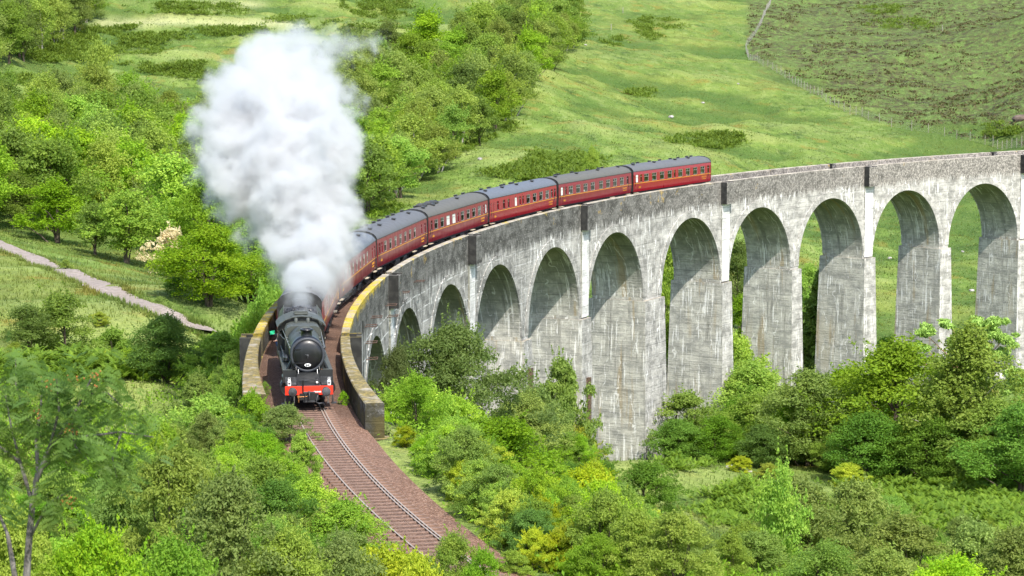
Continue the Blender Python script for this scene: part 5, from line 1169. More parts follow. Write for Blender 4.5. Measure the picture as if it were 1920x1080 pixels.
# ---- rowan close to the camera
def rowan():
    base=atY(38,30.); bz=H(base[0],30.)[0]; r_=empty('rowan_tree',(base[0],30.,bz),0,'young rowan with feathery leaves and grey striped trunk, closest to the viewer','tree',None,(.86,.86,.97))
    q=lambda px,py,dy=0.:(lambda d:Vector((d[0]/d[1]*(30+dy)-base[0],dy,d[2]/d[1]*(30+dy)-bz)))(ray(px,py))
    b=MB(); B=[]
    b.tube([q(50,1250),q(52,1080),q(58,1000),q(66,930),q(78,870)],[.062,.055,.05,.045,.038],9); b.tube([q(40,1150,.1),q(22,1040,.15),q(12,990,.2)],[.05,.04,.03],7)
    def br(pts,r):
        b.tube(pts,[r*(1-.75*i/(len(pts)-1)) for i in range(len(pts))],6); B.append(pts)
    br([q(78,870),q(75,800,.2),q(85,740,.25),q(88,690,.2)],.035); br([q(72,890),q(105,820,-.2),q(150,770,-.3),q(178,720,-.35),q(200,680,-.4)],.04)
    br([q(78,870),q(120,830,.3),q(170,800,.4),q(260,790,.5),q(330,800,.5)],.03); br([q(66,930),q(40,850,.2),q(20,780,.3),q(8,720,.3)],.034); br([q(150,770,-.3),q(160,820,-.5),q(190,850,-.6)],.02)
    br([q(85,800,.2),q(50,760,.5),q(30,700,.6),q(30,650,.6)],.026); br([q(58,1000),q(100,930,-.3),q(150,905,-.5)],.025); br([q(105,820,-.2),q(125,750,-.6),q(120,690,-.7)],.025); br([q(40,850,.2),q(-20,810,.4),q(-60,780,.4)],.03); br([q(178,720,-.35),q(230,715,-.2),q(265,745,-.2)],.02); br([q(12,990,.2),q(-20,920,.3),q(-40,870,.2)],.025)
    br([q(260,790,.5),q(240,840,.4),q(250,880,.3)],.018); br([q(75,800,.2),q(140,800,.7),q(200,760,.9)],.02)
    b.build('trunk',barkmat('grey rowan bark',(.05,.045,.04),(.24,.22,.20),8),r_)
    # pinnate fronds: paired leaflets along a rib
    rg=np.random.default_rng(5); C=[];A_=[];N_=[];S=[]
    for pts in B:
        L=len(pts)
        for k in range(80):
            t=rg.uniform(.2,1)**.8*(L-1); i=min(L-2,int(t)); o=np.array(pts[i].lerp(pts[i+1],t-i)); o=o+rg.normal(size=3)*np.array([.17,.17,.14])
            d=rg.normal(size=3); d[2]=abs(d[2])*.25-.05; d/=np.linalg.norm(d); sd_=np.cross(d,rg.normal(size=3)*.8+np.array([0,-.9,.5])); sd_/=np.linalg.norm(sd_); ln=rg.uniform(.18,.32)
            up=np.cross(sd_,d)
            for j in range(7):
                for sg in(-1,1):
                    q_=o+d*ln*(.15+.13*j)+np.array([0,0,-.35*ln*(j/6)**2]); ll=ln*.30*math.sin(.5+2.2*j/6.5); C.append(q_+sd_*sg*ll*.5); A_.append(sd_*sg+d*.35-np.array([0,0,.25])); N_.append(up); S.append(ll)
    C=np.array(C);A_=np.array(A_);A_/=np.linalg.norm(A_,axis=1,keepdims=True);N_=np.array(N_);S=np.array(S)[:,None]; Bv=np.cross(N_,A_)
    V=np.stack([C-A_*S*.5,C+Bv*S*.24,C+A_*S*.62,C-Bv*S*.24],1).reshape(-1,3); k=np.arange(len(C))*4; lv=np.repeat(rg.uniform(0,1,len(C)//14),56)
    link(bpy.data.objects.new('crown',np_mesh('crown',V,np.stack([k,k+1,k+2,k+3],1),[LM['rowan']],None,None,{'lv':lv})),r_)
    b=MB(); 
    for px,py in((98,700),(150,690),(205,690),(145,925),(150,790),(85,760)):
        c=q(px,py,-.5)
        for i in range(16):
            o=Vector((random.gauss(0,.05),random.gauss(0,.05),random.gauss(0,.04))); b.lathe([(-.012,.0),(-.008,.011),(.008,.011),(.012,0)],tuple(c+o),'Z',6,0,False)
    o=b.build('berries',plain('orange berries',(.42,.14,.03),.5),r_); o['kind']='stuff'
rowan()
print('rowan',[ (o.name,[tuple(round(v,2) for v in c) for c in (o.bound_box[0],o.bound_box[6])],len(o.data.polygons)) for o in bpy.data.objects if o.parent and o.parent.name=='rowan_tree'])
# ---- Scots pine with open branches, and the spruce behind the arch
def needle_tree(name,label,base,h,branches,pads,leaf,bark,size,n):
    r_=empty(name,tuple(base),0,label,'tree'); b=MB(); 
    for pts,r in branches: b.tube([Vector(p)*h for p in pts],[r*h*(1-.7*i/(len(pts)-1)) for i in range(len(pts))],8)
    b.build('trunk',bark,r_); rg=np.random.default_rng(9); w=np.array([p[3]**2 for p in pads]); w=w/w.sum(); ids=rg.choice(len(pads),n,p=w); pc=np.array(pads)
    d=rg.normal(size=(n,3)); d/=np.linalg.norm(d,axis=1,keepdims=True); C=(pc[ids,:3]+d*pc[ids,3:4]*(rg.uniform(0,1,(n,1))**.4)*np.array([1,1,.55]))*h
    V,F,lv=leaves(C,d,size*h,rg,3.2,1.2,-.3); link(bpy.data.objects.new('crown',np_mesh('crown',V,F,[LM[leaf]],None,None,{'lv':lv})),r_)
pb_=atY(1815,292); ph=(lambda d:d[2]/d[1]*292-pb_[2])(ray(1815,598)); ph=max(ph,9)
rr=random.Random(3); k=292/FW/ph
pd=[];brs=[([(0,0,0),(.01,0,.35),(-.01,0,.6),(.02,0,.85)],.022)]
for px,py,rp in((1735,622,24),(1715,655,20),(1680,690,22),(1660,672,18),(1770,612,20),(1830,612,26),(1865,605,24),(1885,640,26),(1870,670,26),(1900,700,22),(1840,660,30),(1760,690,22),(1725,735,16),(1790,650,24),(1905,725,20),(1850,630,24),(1720,700,18),(1885,735,18)):
    for j in range(8):
        pd.append(((px-1815)*k+rr.gauss(0,.045),rr.uniform(-.16,.16),1-(py-605)*k+rr.gauss(0,.022),rp*k*rr.uniform(.3,.62)))
    t=rr.uniform(.35,.75); c=pd[-1]; brs.append(([(0,0,t),(c[0]*.5,c[1]*.5,(t+c[2])/2-.02),c[:3]],.008))
needle_tree('pine_tree','open Scots pine with flat pale needle pads and orange boughs before the right hand piers',pb_-np.array([0,0,.2]),ph,brs,pd,'pine',BPINE,.0125,16000)
sb_=atY(1538,322); sh=(lambda d:d[2]/d[1]*322-sb_[2])(ray(1538,500)); sh=max(sh,8)
pd=[];brs=[([(0,0,0),(0,0,.5),(0,0,.98)],.02)]
for i in range(60):
    t=.12+.86*i/59; L=.30*(1-t)**.8+.02
    for j in range(5):
        a=i*2.4+j*1.26+rr.uniform(-.3,.3); ex=L*rr.uniform(.75,1.1); brs.append(([(0,0,t),(ex*.6*math.cos(a),ex*.6*math.sin(a),t-.01),(ex*math.cos(a),ex*math.sin(a),t-.035)],.004)) if j==0 else None
        for q in(.35,.65,.95): pd.append((ex*q*math.cos(a),ex*q*math.sin(a),t-.04*q*q,.030*(1.25-q*.5)))
needle_tree('spruce_tree','feathery green spruce standing between two piers of the viaduct',sb_-np.array([0,0,.2]),sh,brs,pd,'spruce',BARK,.017,14000)
# ---- bracken, grass and undergrowth: ground cover nobody could count
def cover(name,pts_,mat,size,rg,kindof,label,hgt=1.):
    n=len(pts_); a=rg.uniform(0,2*PI,n); s=size*rg.uniform(.6,1.4,n)
    if kindof=='blade':
        V=[];
        # three blades in each tuft, leaning out
        P0=np.repeat(pts_,3,0); A=np.repeat(a,3)+np.tile([0,2.1,4.2],n)+rg.normal(size=3*n)*.3; S=np.repeat(s,3)*rg.uniform(.6,1.2,3*n); w=S*.10; le=S*rg.uniform(.15,.6,3*n)
        dx,dy=np.cos(A),np.sin(A); z=np.zeros(3*n)
        b0=P0+np.stack([-dy*w,dx*w,z],1); b1=P0+np.stack([dy*w,-dx*w,z],1); tip=P0+np.stack([dx*le,dy*le,S*hgt],1)
        V=np.stack([b0,b1,tip],1).reshape(-1,3); k=np.arange(3*n)*3; F=np.stack([k,k+1,k+2],1); lv=np.repeat(rg.uniform(0,1,3*n)**2,3)
    else:
        # an arching frond: a rib with pairs of narrow leaflets getting shorter toward the tip
        m=4; P0=np.repeat(pts_,m,0); A=np.repeat(a,m)+np.tile(np.arange(m)*2*PI/m,n)+rg.normal(size=m*n)*.4; S=np.repeat(s,m)*rg.uniform(.7,1.25,m*n)
        dx,dy=np.cos(A),np.sin(A); z=np.zeros(m*n); up=S*rg.uniform(.45,1.05,m*n)*hgt; out=S*rg.uniform(.6,1.1,m*n); V=[]
        J=7 if size<.75 else 4
        for j in range(J):
            t0=.28+.72*j/J; t1=t0+.72/J*1.15
            def rib(t): return P0+np.stack([dx*out*t,dy*out*t,up*(1.9*t-1.0*t*t)],1)
            r0,r1=rib(t0),rib(min(1.,t1)); w=S*.42*(1.08-t0)**.8
            for sg in(-1,1):
                tip=r0+np.stack([-dy*w*sg+dx*w*.45,dx*w*sg+dy*w*.45,-w*.22+z],1); V.append(np.stack([r0,r1,tip],1))
        V=np.concatenate(V,0).reshape(-1,3); k=np.arange(len(V)//3)*3; F=np.stack([k,k+1,k+2],1); lv=np.tile(np.repeat(rg.uniform(0,1,m*n),3),2*J)
    at={'lv':lv}
    if kindof=='blade':
        mv=moor_at(np.repeat(pts_,3*3,0)); at['moor']=mv; at['dry']=np.zeros(len(V))
    return tag(link(bpy.data.objects.new(name,np_mesh(name,V,F,[mat],None,None,at))),label,name,None,'stuff')
def moor_at(p):
    px,py=project(p[:,0],np.maximum(p[:,1],5),p[:,2]); f_=np.interp(px,[q[0] for q in FENCE_PX[4:]],[q[1] for q in FENCE_PX[4:]])
    return np.clip(np.where(p[:,1]>420,sst(f_-py,-4,10)*sst(px,1392,1412),0),0,1)
def clear(x,y,z,margin=.0):
    s,o=to_so(x,y); t=np.abs(o)
    onbed=((s<-34)&(s>-170)&(t<4.2+margin))|((s>=-42)&(s<310)&(t<4.4)&(z>-60))
    dpath=np.sqrt(((np.stack([x,y],1)[:,None,:]-PATHXY[None])**2).sum(-1).min(1))
    return ~onbed&(dpath>1.55)
rg=np.random.default_rng(21)
BR=[(200,78,105,24,620),(120,100,50,16,300),(330,128,75,14,300),(335,12,95,7,150),(700,12,60,14,260),(560,40,60,10,150),(1228,52,42,19,260),(1148,78,20,8,70),(1204,175,24,7,80),(1330,264,62,13,300),(1052,312,62,24,520),(920,242,38,16,200),(985,325,60,14,220),(870,262,30,20,150),(680,395,60,16,160),(1650,18,40,9,120),(1880,245,30,12,100),(1690,45,60,10,120),(430,60,80,8,150),
    (300,692,170,18,900),(60,700,80,16,300),(440,715,60,16,260),(1395,955,66,34,300),(1770,955,140,42,900),(1290,876,40,8,60),(1650,925,60,20,250),(1850,1000,70,22,350),(700,60,60,12,150),(600,165,40,10,60)]
BR+=[(120,95,70,22,300),(260,70,80,16,420),(400,140,60,12,220),(480,60,90,9,200),(620,95,60,12,180),(370,20,90,10,200),(720,22,60,16,200),(60,150,50,10,120)]
bp=[]
for cx_,cy__,rx,ry,n in BR:
    for i in range(int(n*2.6)):
        a=rg.uniform(0,2*PI); q=(rg.uniform(0,1)**.5*(.95+.22*math.sin(3*a+cx_)+.12*math.sin(7*a+cy__))+abs(rg.normal())*.13); bp.append((cx_+rx*q*math.cos(a),cy__+ry*q*math.sin(a)))
bw=np.array([hit(*q) for q in bp]); ok=clear(bw[:,0],bw[:,1],bw[:,2])&(fbm(bw[:,0]*1.,bw[:,1]*.5,np.where(bw[:,1]>420,9.,4.),3,_n3)>-.16); bw=bw[ok]
far_=bw[:,1]>420
cover('bracken',np.concatenate([bw[far_],bw[far_]+rg.normal(size=(far_.sum(),3))*np.array([1.2,3,.0])]),LM['bracken'],.8,rg,'frond','dark green bracken patches on the grassy slopes',1.2)
nb=bw[~far_]; nb=np.concatenate([nb]+[nb+rg.normal(size=nb.shape)*np.array([.8,1.2,0]) for _ in range(2)]); nb=nb[fbm(nb[:,0],nb[:,1],2.6,3,_n1)>-.12]; nb[:,2]=H(nb[:,0],nb[:,1])+.45*np.clip(fbm(nb[:,0],nb[:,1],2.2,3,_n2)*1.5+.2,-.4,1.5)+rg.uniform(-.1,.25,len(nb)); cover('bracken',nb,LM['bracken'],.66,rg,'frond','bright green bracken beds in the near meadow and clearing',1.1)
def scatter(n,y0,y1,power=1.):
    Y=np.exp(rg.uniform(math.log(y0),math.log(y1),n)); x=rg.uniform(-.235,.235,n)*(Y+8); z=H(x,Y); m=clear(x,Y,z); return np.stack([x,Y,z],1)[m]
g1=scatter(80000,95,330); cover('grass',g1,M_BLADE,.34,rg,'blade','long meadow grass in the near clearings')
g2=scatter(110000,330,1150); cover('grass',g2,M_BLADE,.6,rg,'blade','rough tussock grass on the far hillside',.5)
# heather: low dark springy clumps over the moor
hp=scatter(16000,560,1150); hp=hp[(moor_at(hp)>.6)&(fbm(hp[:,0],hp[:,1]*.6,22,4,_n1)>-.05)]; hc=np.repeat(hp,9,0)+rg.normal(size=(len(hp)*9,3))*np.array([.7,.7,.16]); hc[:,2]+=.25; d=rg.normal(size=hc.shape)
V,F,lv=leaves(hc,d,.42,rg,1.8)
tag(link(bpy.data.objects.new('heather',np_mesh('heather',V,F,[leafmat('heather',(.036,.040,.018),(.070,.082,.028),(.045,.036,.024),.2)],None,None,{'lv':lv}))),'dark brown heather clumps on the moor','heather',None,'stuff')
ed=np.repeat(PATHXY[8:],70,0)+rg.normal(size=((len(PATHXY)-8)*70,2))*.25; sg=rg.choice([-1,1],len(ed)); k_=np.clip(np.arange(len(ed))//70+8,0,59); ed=ed+np.stack([nx[k_],ny[k_]],1)*(sg*(1.72+rg.exponential(.3,len(ed))))[:,None]
cover('grass',np.stack([ed[:,0],ed[:,1],H(ed[:,0],ed[:,1])],1),M_BLADE,.42,rg,'blade','ragged grass along both edges of the footpath')
for s_,o_,h,lb in((-47.5,-2.55,.9,'small weed growing through the ballast left of the track'),(-60.5,-2.3,1.1,'upright green weed on the left shoulder of the ballast'),(-31.5,2.05,.8,'weed at the foot of the right parapet beside the engine'),(-27.5,-2.0,.8,'weed at the foot of the left parapet beside the engine')):
    c=P(s_,o_,-.3); plant('weed_clump','shrub',c,h,.75,lb,'weed')
# leafy undergrowth between the shrubs
u=scatter(7000,45,200); px,py=project(u[:,0],u[:,1],u[:,2])
clr=inpoly(px,py,[(170,745),(420,735),(450,700),(420,690),(180,700),(100,720),(60,760)])|inpoly(px,py,[(1235,870),(1480,900),(1560,960),(1480,1010),(1300,1030),(1250,960)])|inpoly(px,py,[(-50,420),(480,600),(450,690),(-50,690)])
u=u[~clr]; s_,o_=to_so(u[:,0],u[:,1]); u=u[~((s_<-30)&(np.abs(o_)<3.9))]
cl=np.repeat(u,48,0); rgu=np.random.default_rng(3); cl=cl+rgu.normal(size=cl.shape)*np.array([.75,.75,.32]); cl[:,2]+=.45
d=rgu.normal(size=cl.shape); V,F,lv=leaves(cl,d/np.linalg.norm(d,axis=1,keepdims=True),.105,rgu,2.1)
tag(link(bpy.data.objects.new('undergrowth',np_mesh('undergrowth',V,F,[LM['shrub']],None,None,{'lv':np.clip(lv*.6+np.repeat(np.repeat(rgu.uniform(0,.5,len(u)),48),4),0,1)}))),'leafy undergrowth between the shrubs','undergrowth',None,'stuff')
for (px,py) in((540,870),):pass
# ---- stones
M_ROCK=plain('pale lichened rock',(.34,.32,.30),.9,0,.45,1.5,.6)
def rock(px,py,wpx,label,seed,m=None):
    c=hit(px,py); w=wpx/FW*c[1]; rg_=np.random.default_rng(seed); b=MB(); 
    import bmesh
    bm=bmesh.new(); bmesh.ops.create_icosphere(bm,subdivisions=2,radius=.5); 
    for v in bm.verts:
        v.co*=1+.28*float(fbm(np.array([v.co.x*2+seed]),np.array([v.co.y*2+v.co.z*3]),1.,3)[0]); v.co.z*=.62
    me=bpy.data.meshes.new('boulder'); bm.to_mesh(me); bm.free(); me.materials.append(m or M_ROCK)
    o=link(bpy.data.objects.new('boulder',me)); o.location=(c[0],c[1],c[2]+w*.12); o.scale=(w,w*.8,w*.9); o.rotation_euler=(0,0,seed); tag(o,label,'boulder')
rock(1258,221,13,'largest pale boulder on the open hillside above the last coach',1)
rock(900,300,12,'grey boulder on the grass slope above the middle coaches',2)
rock(1098,85,6,'small pale stone high on the hill spur',3); rock(1318,194,8,'pale stone up the slope right of the largest boulder',4); rock(1384,158,6,'small pale stone below the kink of the fence',5)
rock(1822,546,11,'pale boulder in the meadow seen through the last but one arch',6); rock(1668,485,9,'grey boulder in the meadow seen through the ninth arch',7); rock(1805,473,8,'small pale boulder above the one in the last but one arch',8)
rock(1912,226,30,'brown bare rock outcrop at the edge of the dark moor',9,plain('brown peaty rock',(.13,.095,.075),.95,0,.4,1.5,.6))
rock(1300,1022,16,'whitish stone lying in the near grass clearing',10); rock(1368,878,20,'reddish stone on the stream bank below the piers',11); rock(1405,885,14,'pale stone beside the reddish one on the stream bank',12)
rock(1870,712,34,'tan rock slab under the pine',13)
# ---- deer fence on the hill, marker posts, the grey post by the line
M_POST=plain('weathered fence post',(.27,.25,.21),.9,0,.3)
fpts=np.array([hit(max(2,q[0]),max(1,q[1])) for q in FENCE_PX]); seg=np.hypot(*np.diff(fpts[:,:2],axis=0).T); cum=np.concatenate([[0],np.cumsum(seg)])
fn=empty('deer_fence',tuple(fpts[8]),0,'long thin wire deer fence kinking across the hillside at the edge of the dark moor','fence')
b=MB(); b.tube([(0,0,-.3),(0,0,2.1)],.075,6); pm=b.mesh('post',M_POST); np_=92; posts=[]
for i in range(np_):
    c=cum[-1]*i/(np_-1); x=np.interp(c,cum,fpts[:,0]); y=np.interp(c,cum,fpts[:,1]); z=H(x,y)[0]; posts.append(Vector((x,y,z))); o=link(bpy.data.objects.new('post',pm),fn); o.location=Vector((x,y,z))-fn.location; o.scale=(1,1,1.15 if i%6 else 1.35)
b=MB()
for hgt in(.3,.7,1.1,1.5,1.95):
    b.tube([p+Vector((0,0,hgt))-fn.location for p in posts],.008,4)
for i in range(np_-1):
    p,q=posts[i]-fn.location,posts[i+1]-fn.location
    for j in range(1,8):
        m=p.lerp(q,j/8); b.tube([m+Vector((0,0,.1)),m+Vector((0,0,1.95))],.005,3,cap=False)
b.build('wire_mesh',plain('galvanised wire',(.46,.47,.46),.5,.6),fn)
for px,py,lb in((1168,24,'upper pale marker post on the hill spur'),(1146,56,'lower pale marker post on the hill spur'),(1767,58,'lone pale post standing on the dark moor')):
    c=hit(px,py); b=MB(); b.box((0,0,.9),(.22,.22,2.4),0,None,.04); b.box((0,0,2.12),(.26,.26,.08),0,None,.02); o=b.build('marker_post',M_POST); o.location=tuple(c); tag(o,lb,'post',)
c=atY(838,140); d=ray(838,815); top=d[2]/d[1]*140; b=MB(); hp=max(2.2,top-c[2]); b.tube([(0,0,-.3),(0,0,hp)],.085,10); b.lathe([(hp-.02,.10),(hp+.05,.09),(hp+.06,0)],(0,0,0),'Z',10); o=b.build('signal_post',plain('galvanised grey post',(.42,.43,.43),.6,.2)); o.location=tuple(c); tag(o,'thin grey metal post standing among the shrubs right of the track','post')
# ------------------------------------------------------------------ people on the train
M_SKIN=plain('skin',(.48,.27,.19),.6,0,.1); M_HAIR=plain('dark hair',(.05,.03,.02),.7); M_HAIR2=plain('fair hair',(.35,.24,.12),.7)
CL={c:plain(c+' cloth',v,.9,0,.15) for c,v in {'white':(.78,.77,.74),'teal':(.05,.32,.30),'navy':(.03,.05,.12),'pink':(.55,.2,.22),'grey':(.25,.26,.27),'olive':(.14,.15,.06),'overall':(.03,.04,.07)}.items()}
def skin_mesh(name,V,E,Rd,mats,sub=1):
    me=bpy.data.meshes.new(name); me.from_pydata(V,E,[]); o=bpy.data.objects.new(name,me); COL.objects.link(o)
    m=o.modifiers.new('s','SKIN'); m.use_smooth_shade=True
    for i,r_ in enumerate(Rd): me.skin_vertices[0].data[i].radius=(r_,r_) if not isinstance(r_,tuple) else r_
    me.skin_vertices[0].data[0].use_root=True
    if sub: o.modifiers.new('u','SUBSURF').levels=sub; o.modifiers['u'].render_levels=sub
    dg=bpy.context.evaluated_depsgraph_get(); out=bpy.data.meshes.new_from_object(o.evaluated_get(dg)); out.name=name
    out.materials.clear(); out.materials.append(mats); bpy.data.objects.remove(o); bpy.data.meshes.remove(me); return out
def figure(pose):
    """origin at the pelvis, facing +y; seated or standing, right arm raised when waving"""
    V=[(0,0,0),(0,.01,.22),(0,0,.42),(0,.01,.53),(0,.03,.60)]; E=[(0,1),(1,2),(2,3),(3,4)]; Rr=[(.16,.12),(.15,.11),(.17,.11),(.06,.06),(.055,.06)]
    def chain(st,pts,rs):
        p=st
        for q,r_ in zip(pts,rs): V.append(q); Rr.append(r_); E.append((p,len(V)-1)); p=len(V)-1
        return p
    chain(4,[(0,.045,.67),(0,.03,.76)],[(.075,.095),(.06,.075)])
    def hand(p,o,dirx,diry,dirz):
        d=Vector((dirx,diry,dirz)).normalized(); sd_=d.cross(Vector((0,0,1)) if abs(d.z)<.8 else Vector((1,0,0))).normalized(); o=Vector(o)
        palm=chain(p,[tuple(o+d*.07)],[.036])
        for k,(sp,l) in enumerate(((-.03,.075),(-.01,.088),(.012,.082),(.032,.062))):
            a=o+d*.10+sd_*sp; chain(palm,[tuple(a),tuple(a+d*l*.55),tuple(a+d*l+Vector((0,0,-.018)))],[.011,.009,.007])
        a=o+d*.04-sd_*.04; chain(p,[tuple(a),tuple(a+d*.05-sd_*.02)],[.012,.009])
    if pose=='wave':
        e=chain(2,[(.20,.0,.43),(.36,.06,.36),(.52,.14,.44)],[.058,.045,.032]); hand(e,(.52,.14,.44),.7,.2,.5)
        e=chain(2,[(-.20,0,.43),(-.25,.06,.18),(-.20,.26,.12)],[.058,.045,.032]); hand(e,(-.20,.26,.12),.2,1,0)
    else:
        for sx in(-1,1):
            e=chain(2,[(sx*.20,0,.43),(sx*.24,.03,.18),(sx*.14,.27,.12)],[.058,.045,.032]); hand(e,(sx*.14,.27,.12),-sx*.3,1,-.1)
    for sx in(-1,1):
        if pose=='sit': chain(0,[(sx*.10,.06,-.01),(sx*.11,.44,.02),(sx*.11,.46,-.40),(sx*.11,.60,-.43)],[.085,.065,.045,.04])
        else: chain(0,[(sx*.10,0,-.06),(sx*.11,.03,-.46),(sx*.11,0,-.86),(sx*.11,.14,-.90)],[.09,.065,.045,.04])
    return V,E,Rr
def person_proto(pose,cloth,hair):
    V,E,Rr=figure(pose); body=skin_mesh('person',V,E,Rr,M_SKIN)
    # shirt: the same torso and upper arms, a little fuller
    n=[i for i,v in enumerate(V) if i<3]; 
    tv=[(0,0,-.08),(0,.01,.22),(0,0,.43)]; te_=[(0,1),(1,2)]; tr_=[(.18,.14),(.165,.125),(.185,.125)]
    for sx in(-1,1):
        if pose=='wave' and sx==1: pts=[(.20,0,.43),(.36,.06,.36),(.46,.11,.41)]
        else: pts=[(sx*.20,0,.43),(sx*.24,.03,.18),(sx*.20,.12,.15)]
        p=2
        for q,r_ in zip(pts,(.07,.058,.05)): tv.append(q); tr_.append(r_); te_.append((p,len(tv)-1)); p=len(tv)-1
    shirt=skin_mesh('shirt',tv,te_,tr_,CL[cloth])
    lv,le,lr=[(0,0,-.02)],[],[(.17,.14)]
    for sx in(-1,1):
        pts=[(sx*.10,.06,-.02),(sx*.11,.42,.02),(sx*.11,.46,-.34)] if pose=='sit' else [(sx*.10,0,-.08),(sx*.11,.03,-.46),(sx*.11,0,-.82)]
        p=0
        for q,r_ in zip(pts,(.1,.08,.06)): lv.append(q); lr.append(r_); le.append((p,len(lv)-1)); p=len(lv)-1
    trou=skin_mesh('trousers',lv,le,lr,CL['navy'])
    b=MB(); b.lathe([(.70,.098),(.76,.10),(.80,.085),(.835,.045),(.845,0)],(0,.015,0),'Z',16,0,False); b.box((0,-.055,.70),(.16,.06,.14),0,None,.03); hm=b.mesh('hair',hair)
    # eyes, nose, mouth and ears
    b=MB(); 
    for sx in(-1,1): b.box((sx*.032,.128,.70),(.022,.012,.012),0,None,.004); b.box((sx*.082,.04,.69),(.02,.035,.055),1,None,.008)
    b.prism([(-.012,.665),(.012,.665),(.006,.70),(-.006,.70)],.118,.148,1); b.box((0,.122,.635),(.05,.012,.012),2,None,.004); fm=b.mesh('face',[M_HAIR,M_SKIN,CL['pink']])
    return body,shirt,trou,hm,fm
_pp={}
def person(pose,cloth,hair,loc,rz,label,M4):
    key=(pose,cloth,hair.name)
    if key not in _pp: _pp[key]=person_proto(pose,cloth,hair)
    body,sh_,tr__,hm,fm=_pp[key]; o=bpy.data.objects.new('person',body); COL.objects.link(o)
    o.location=M4@Vector(loc); o.rotation_euler=(0,0,M4.to_euler().z+rz)
    for n,m in(('shirt',sh_),('trousers',tr__),('hair',hm),('face',fm)): link(bpy.data.objects.new(n,m),o)
    tag(o,label,'person','passengers looking out of the coaches' if 'passenger' in label else None); return o
bpy.context.view_layer.update()
ordn=['first','second','third','fourth','fifth','sixth','seventh','eighth','ninth','tenth']
cname={0:'last crimson coach',1:'maroon coach before the last',2:'crimson brake coach',3:'coach with bulky roof vents',4:'narrow windowed coach before the bulky vents'}
cols=['white','teal','white','navy','white','pink','white','grey','olive']
q=0
for k in range(5):
    M4=coaches[k].matrix_world; wins=[c for c,w,kd in LAY[order[k][0]] if kd=='big']
    for i,c in enumerate(wins):
        if (k*5+i*3)%7 in(2,) : continue
        col=cols[(k*4+i)%9]; face=1 if (i+k)%2 else -1
        person('sit',col,M_HAIR if (i+k)%3 else M_HAIR2,(-.92,c-.22*face,1.72),0 if face>0 else PI,f'passenger in {col}, {ordn[i]} wide window, {cname[k]}',M4); q+=1
o=person('wave','white',M_HAIR,(-1.02,-8.95,1.72),PI/2,'passenger in white leaning out at the rear of the maroon coach before the last',coaches[1].matrix_world)
o=person('wave','pink',M_HAIR2,(-1.02,-9.0,1.66),PI/2,'passenger in pink leaning out at the rear of the fifth coach from the tail',coaches[4].matrix_world)
o=person('wave','white',M_HAIR,(-1.0,9.05,1.62),PI/2,'passenger in white leaning out at the front of the coach beside the steam',coaches[6].matrix_world)
crew=person('wave','overall',M_HAIR,(1.20,-9.68,2.30),-PI/2+.35,'engine crew member in dark overalls leaning out of the cab holding a green cloth',lo.matrix_world)
b=MB(); n=7; g=[]
for j in range(5):
    for i in range(n): g.append((.05*i-.15,.03*math.sin(i*1.3+j),-.055*j+.012*math.cos(i*2+j)))
b.add(g,[(j*n+i,j*n+i+1,(j+1)*n+i+1,(j+1)*n+i) for j in range(4) for i in range(n-1)],0,True); fl=b.build('green_cloth',plain('green cloth',(.01,.36,.17),.8,0,.1)); fl.location=lo.matrix_world@Vector((1.62,-9.45,2.98)); fl.scale=(.9,.9,.9); fl.rotation_euler=(0,.2,lo.rotation_euler.z); tag(fl,'small bright green cloth held out beside the engine cab','flag')
print('people',q+4)
# ------------------------------------------------------------------ steam
def pxd(px,py,Y): d=ray(px,py); return d/d[1]*Y
SPH=[(583,600,134,12),(578,580,140,22),(604,556,152,32),(562,552,149,30),(580,568,145,26),(615,540,156,34),(578,530,152,52),(600,520,156,48),(575,480,156,72),(590,440,160,78),(545,400,160,92),(600,390,164,78),(530,330,163,118),(470,300,166,98),(590,300,168,90),(520,240,168,118),(440,250,168,78),(585,230,172,80),(500,165,172,92),(560,150,175,78),(450,170,172,60),(560,95,178,52),(470,105,176,48),(420,330,166,58),(640,275,170,48),(520,90,178,52),(655,280,171,34),(632,440,160,34),(620,500,156,34)]
WSP=[(690,215,186,30),(650,180,182,45),(640,95,186,52),(700,75,190,38),(655,225,178,32),(600,70,184,42)]
pl=[]
for i,(px,py,Y,r) in enumerate(SPH+WSP):
    c=pxd(px,py,Y); pl.append((c,r/FW*Y*1.33,(.6 if i<2 else .82 if i<6 else 1.) if i<len(SPH) else .41))
import bmesh
bm=bmesh.new()
for c,r_,w in pl: bmesh.ops.create_icosphere(bm,subdivisions=3,radius=r_*1.06,matrix=Matrix.Translation(Vector(c)))
me=bpy.data.meshes.new('steam_plume'); bm.to_mesh(me); bm.free(); sp=link(bpy.data.objects.new('steam_plume',me))
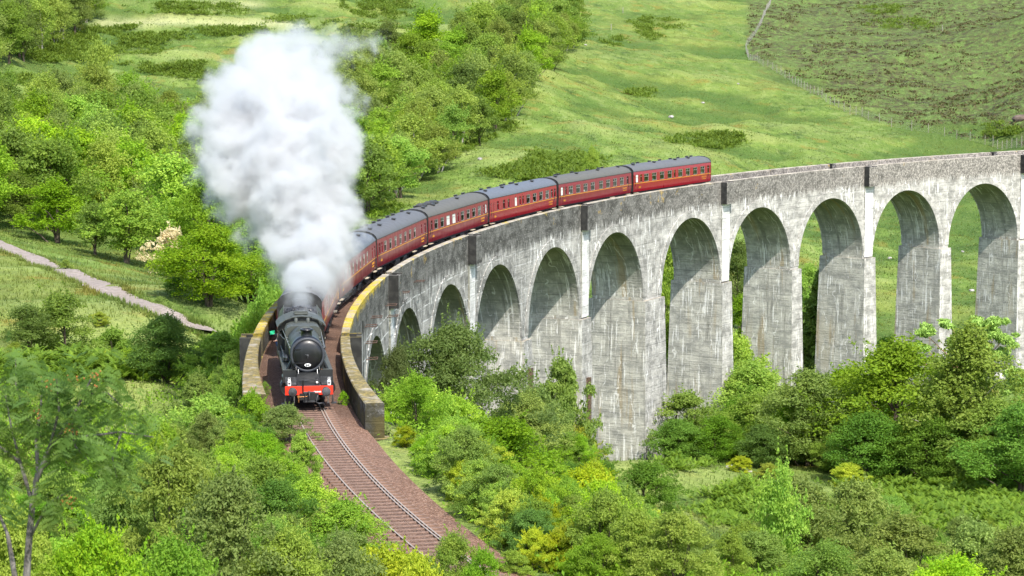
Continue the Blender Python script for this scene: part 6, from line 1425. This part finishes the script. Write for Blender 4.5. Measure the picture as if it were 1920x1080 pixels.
rm=sp.modifiers.new('skin','REMESH'); rm.mode='VOXEL'; rm.voxel_size=.4
tag(sp,'billowing white steam plume rising from the engine','steam',None,'stuff')
t=NT('white steam'); p=t.pos(); f=None
w1=t.noise(p,.20,2,.5,1); dv=t.n('ShaderNodeVectorMath',operation='SUBTRACT'); t.set(dv.inputs[0],w1); dv.inputs[1].default_value=(.5,.5,.5); dm_=t.n('ShaderNodeVectorMath',operation='SCALE'); t.set(dm_.inputs[0],dv.outputs[0]); dm_.inputs[3].default_value=2.4
pw=t.n('ShaderNodeVectorMath',operation='ADD'); t.set(pw.inputs[0],p); t.set(pw.inputs[1],dm_.outputs[0]); pw=pw.outputs[0]
for c,r_,w in pl:
    d=t.n('ShaderNodeVectorMath',operation='DISTANCE'); t.set(d.inputs[0],pw); d.inputs[1].default_value=tuple(c)
    v=t.math('MULTIPLY_ADD',d.outputs['Value'],-w/r_,w); f=v if f is None else t.math('SMOOTH_MAX',f,v,.12)
n1=t.noise(p,.38,2,.5); n2=t.noise(p,.8,5,.66)
puff=t.math('SUBTRACT',1.,t.math('MULTIPLY',t.vor(pw,.42),1.0))
g_=t.math('ADD',f,t.math('ADD',t.math('MULTIPLY',t.math('SUBTRACT',n1,.5),.85),t.math('ADD',t.math('MULTIPLY',t.math('SUBTRACT',n2,.5),1.0),t.math('MULTIPLY',t.math('SUBTRACT',puff,.55),.34))))
den=t.ss(g_,.10,.52,0,1); z_=t.sep(p)[2]
den=t.math('MULTIPLY',den,t.lin(z_,-18.2,-15.5,.42,1.)); den=t.math('MULTIPLY',den,t.math('ADD',.10,t.math('MULTIPLY',den,t.lin(z_,-2,-11,.35,1.9))))
pv=t.n('ShaderNodeVolumePrincipled'); pv.inputs['Color'].default_value=(.845,.853,.862,1); t.set(pv.inputs['Density'],den); pv.inputs['Anisotropy'].default_value=.2
t.t.links.new(pv.outputs[0],t.out.inputs['Volume']); sp.data.materials.append(t.mat); sp.data.materials[0].cycles.homogeneous_volume=False if hasattr(t.mat,'cycles') else None
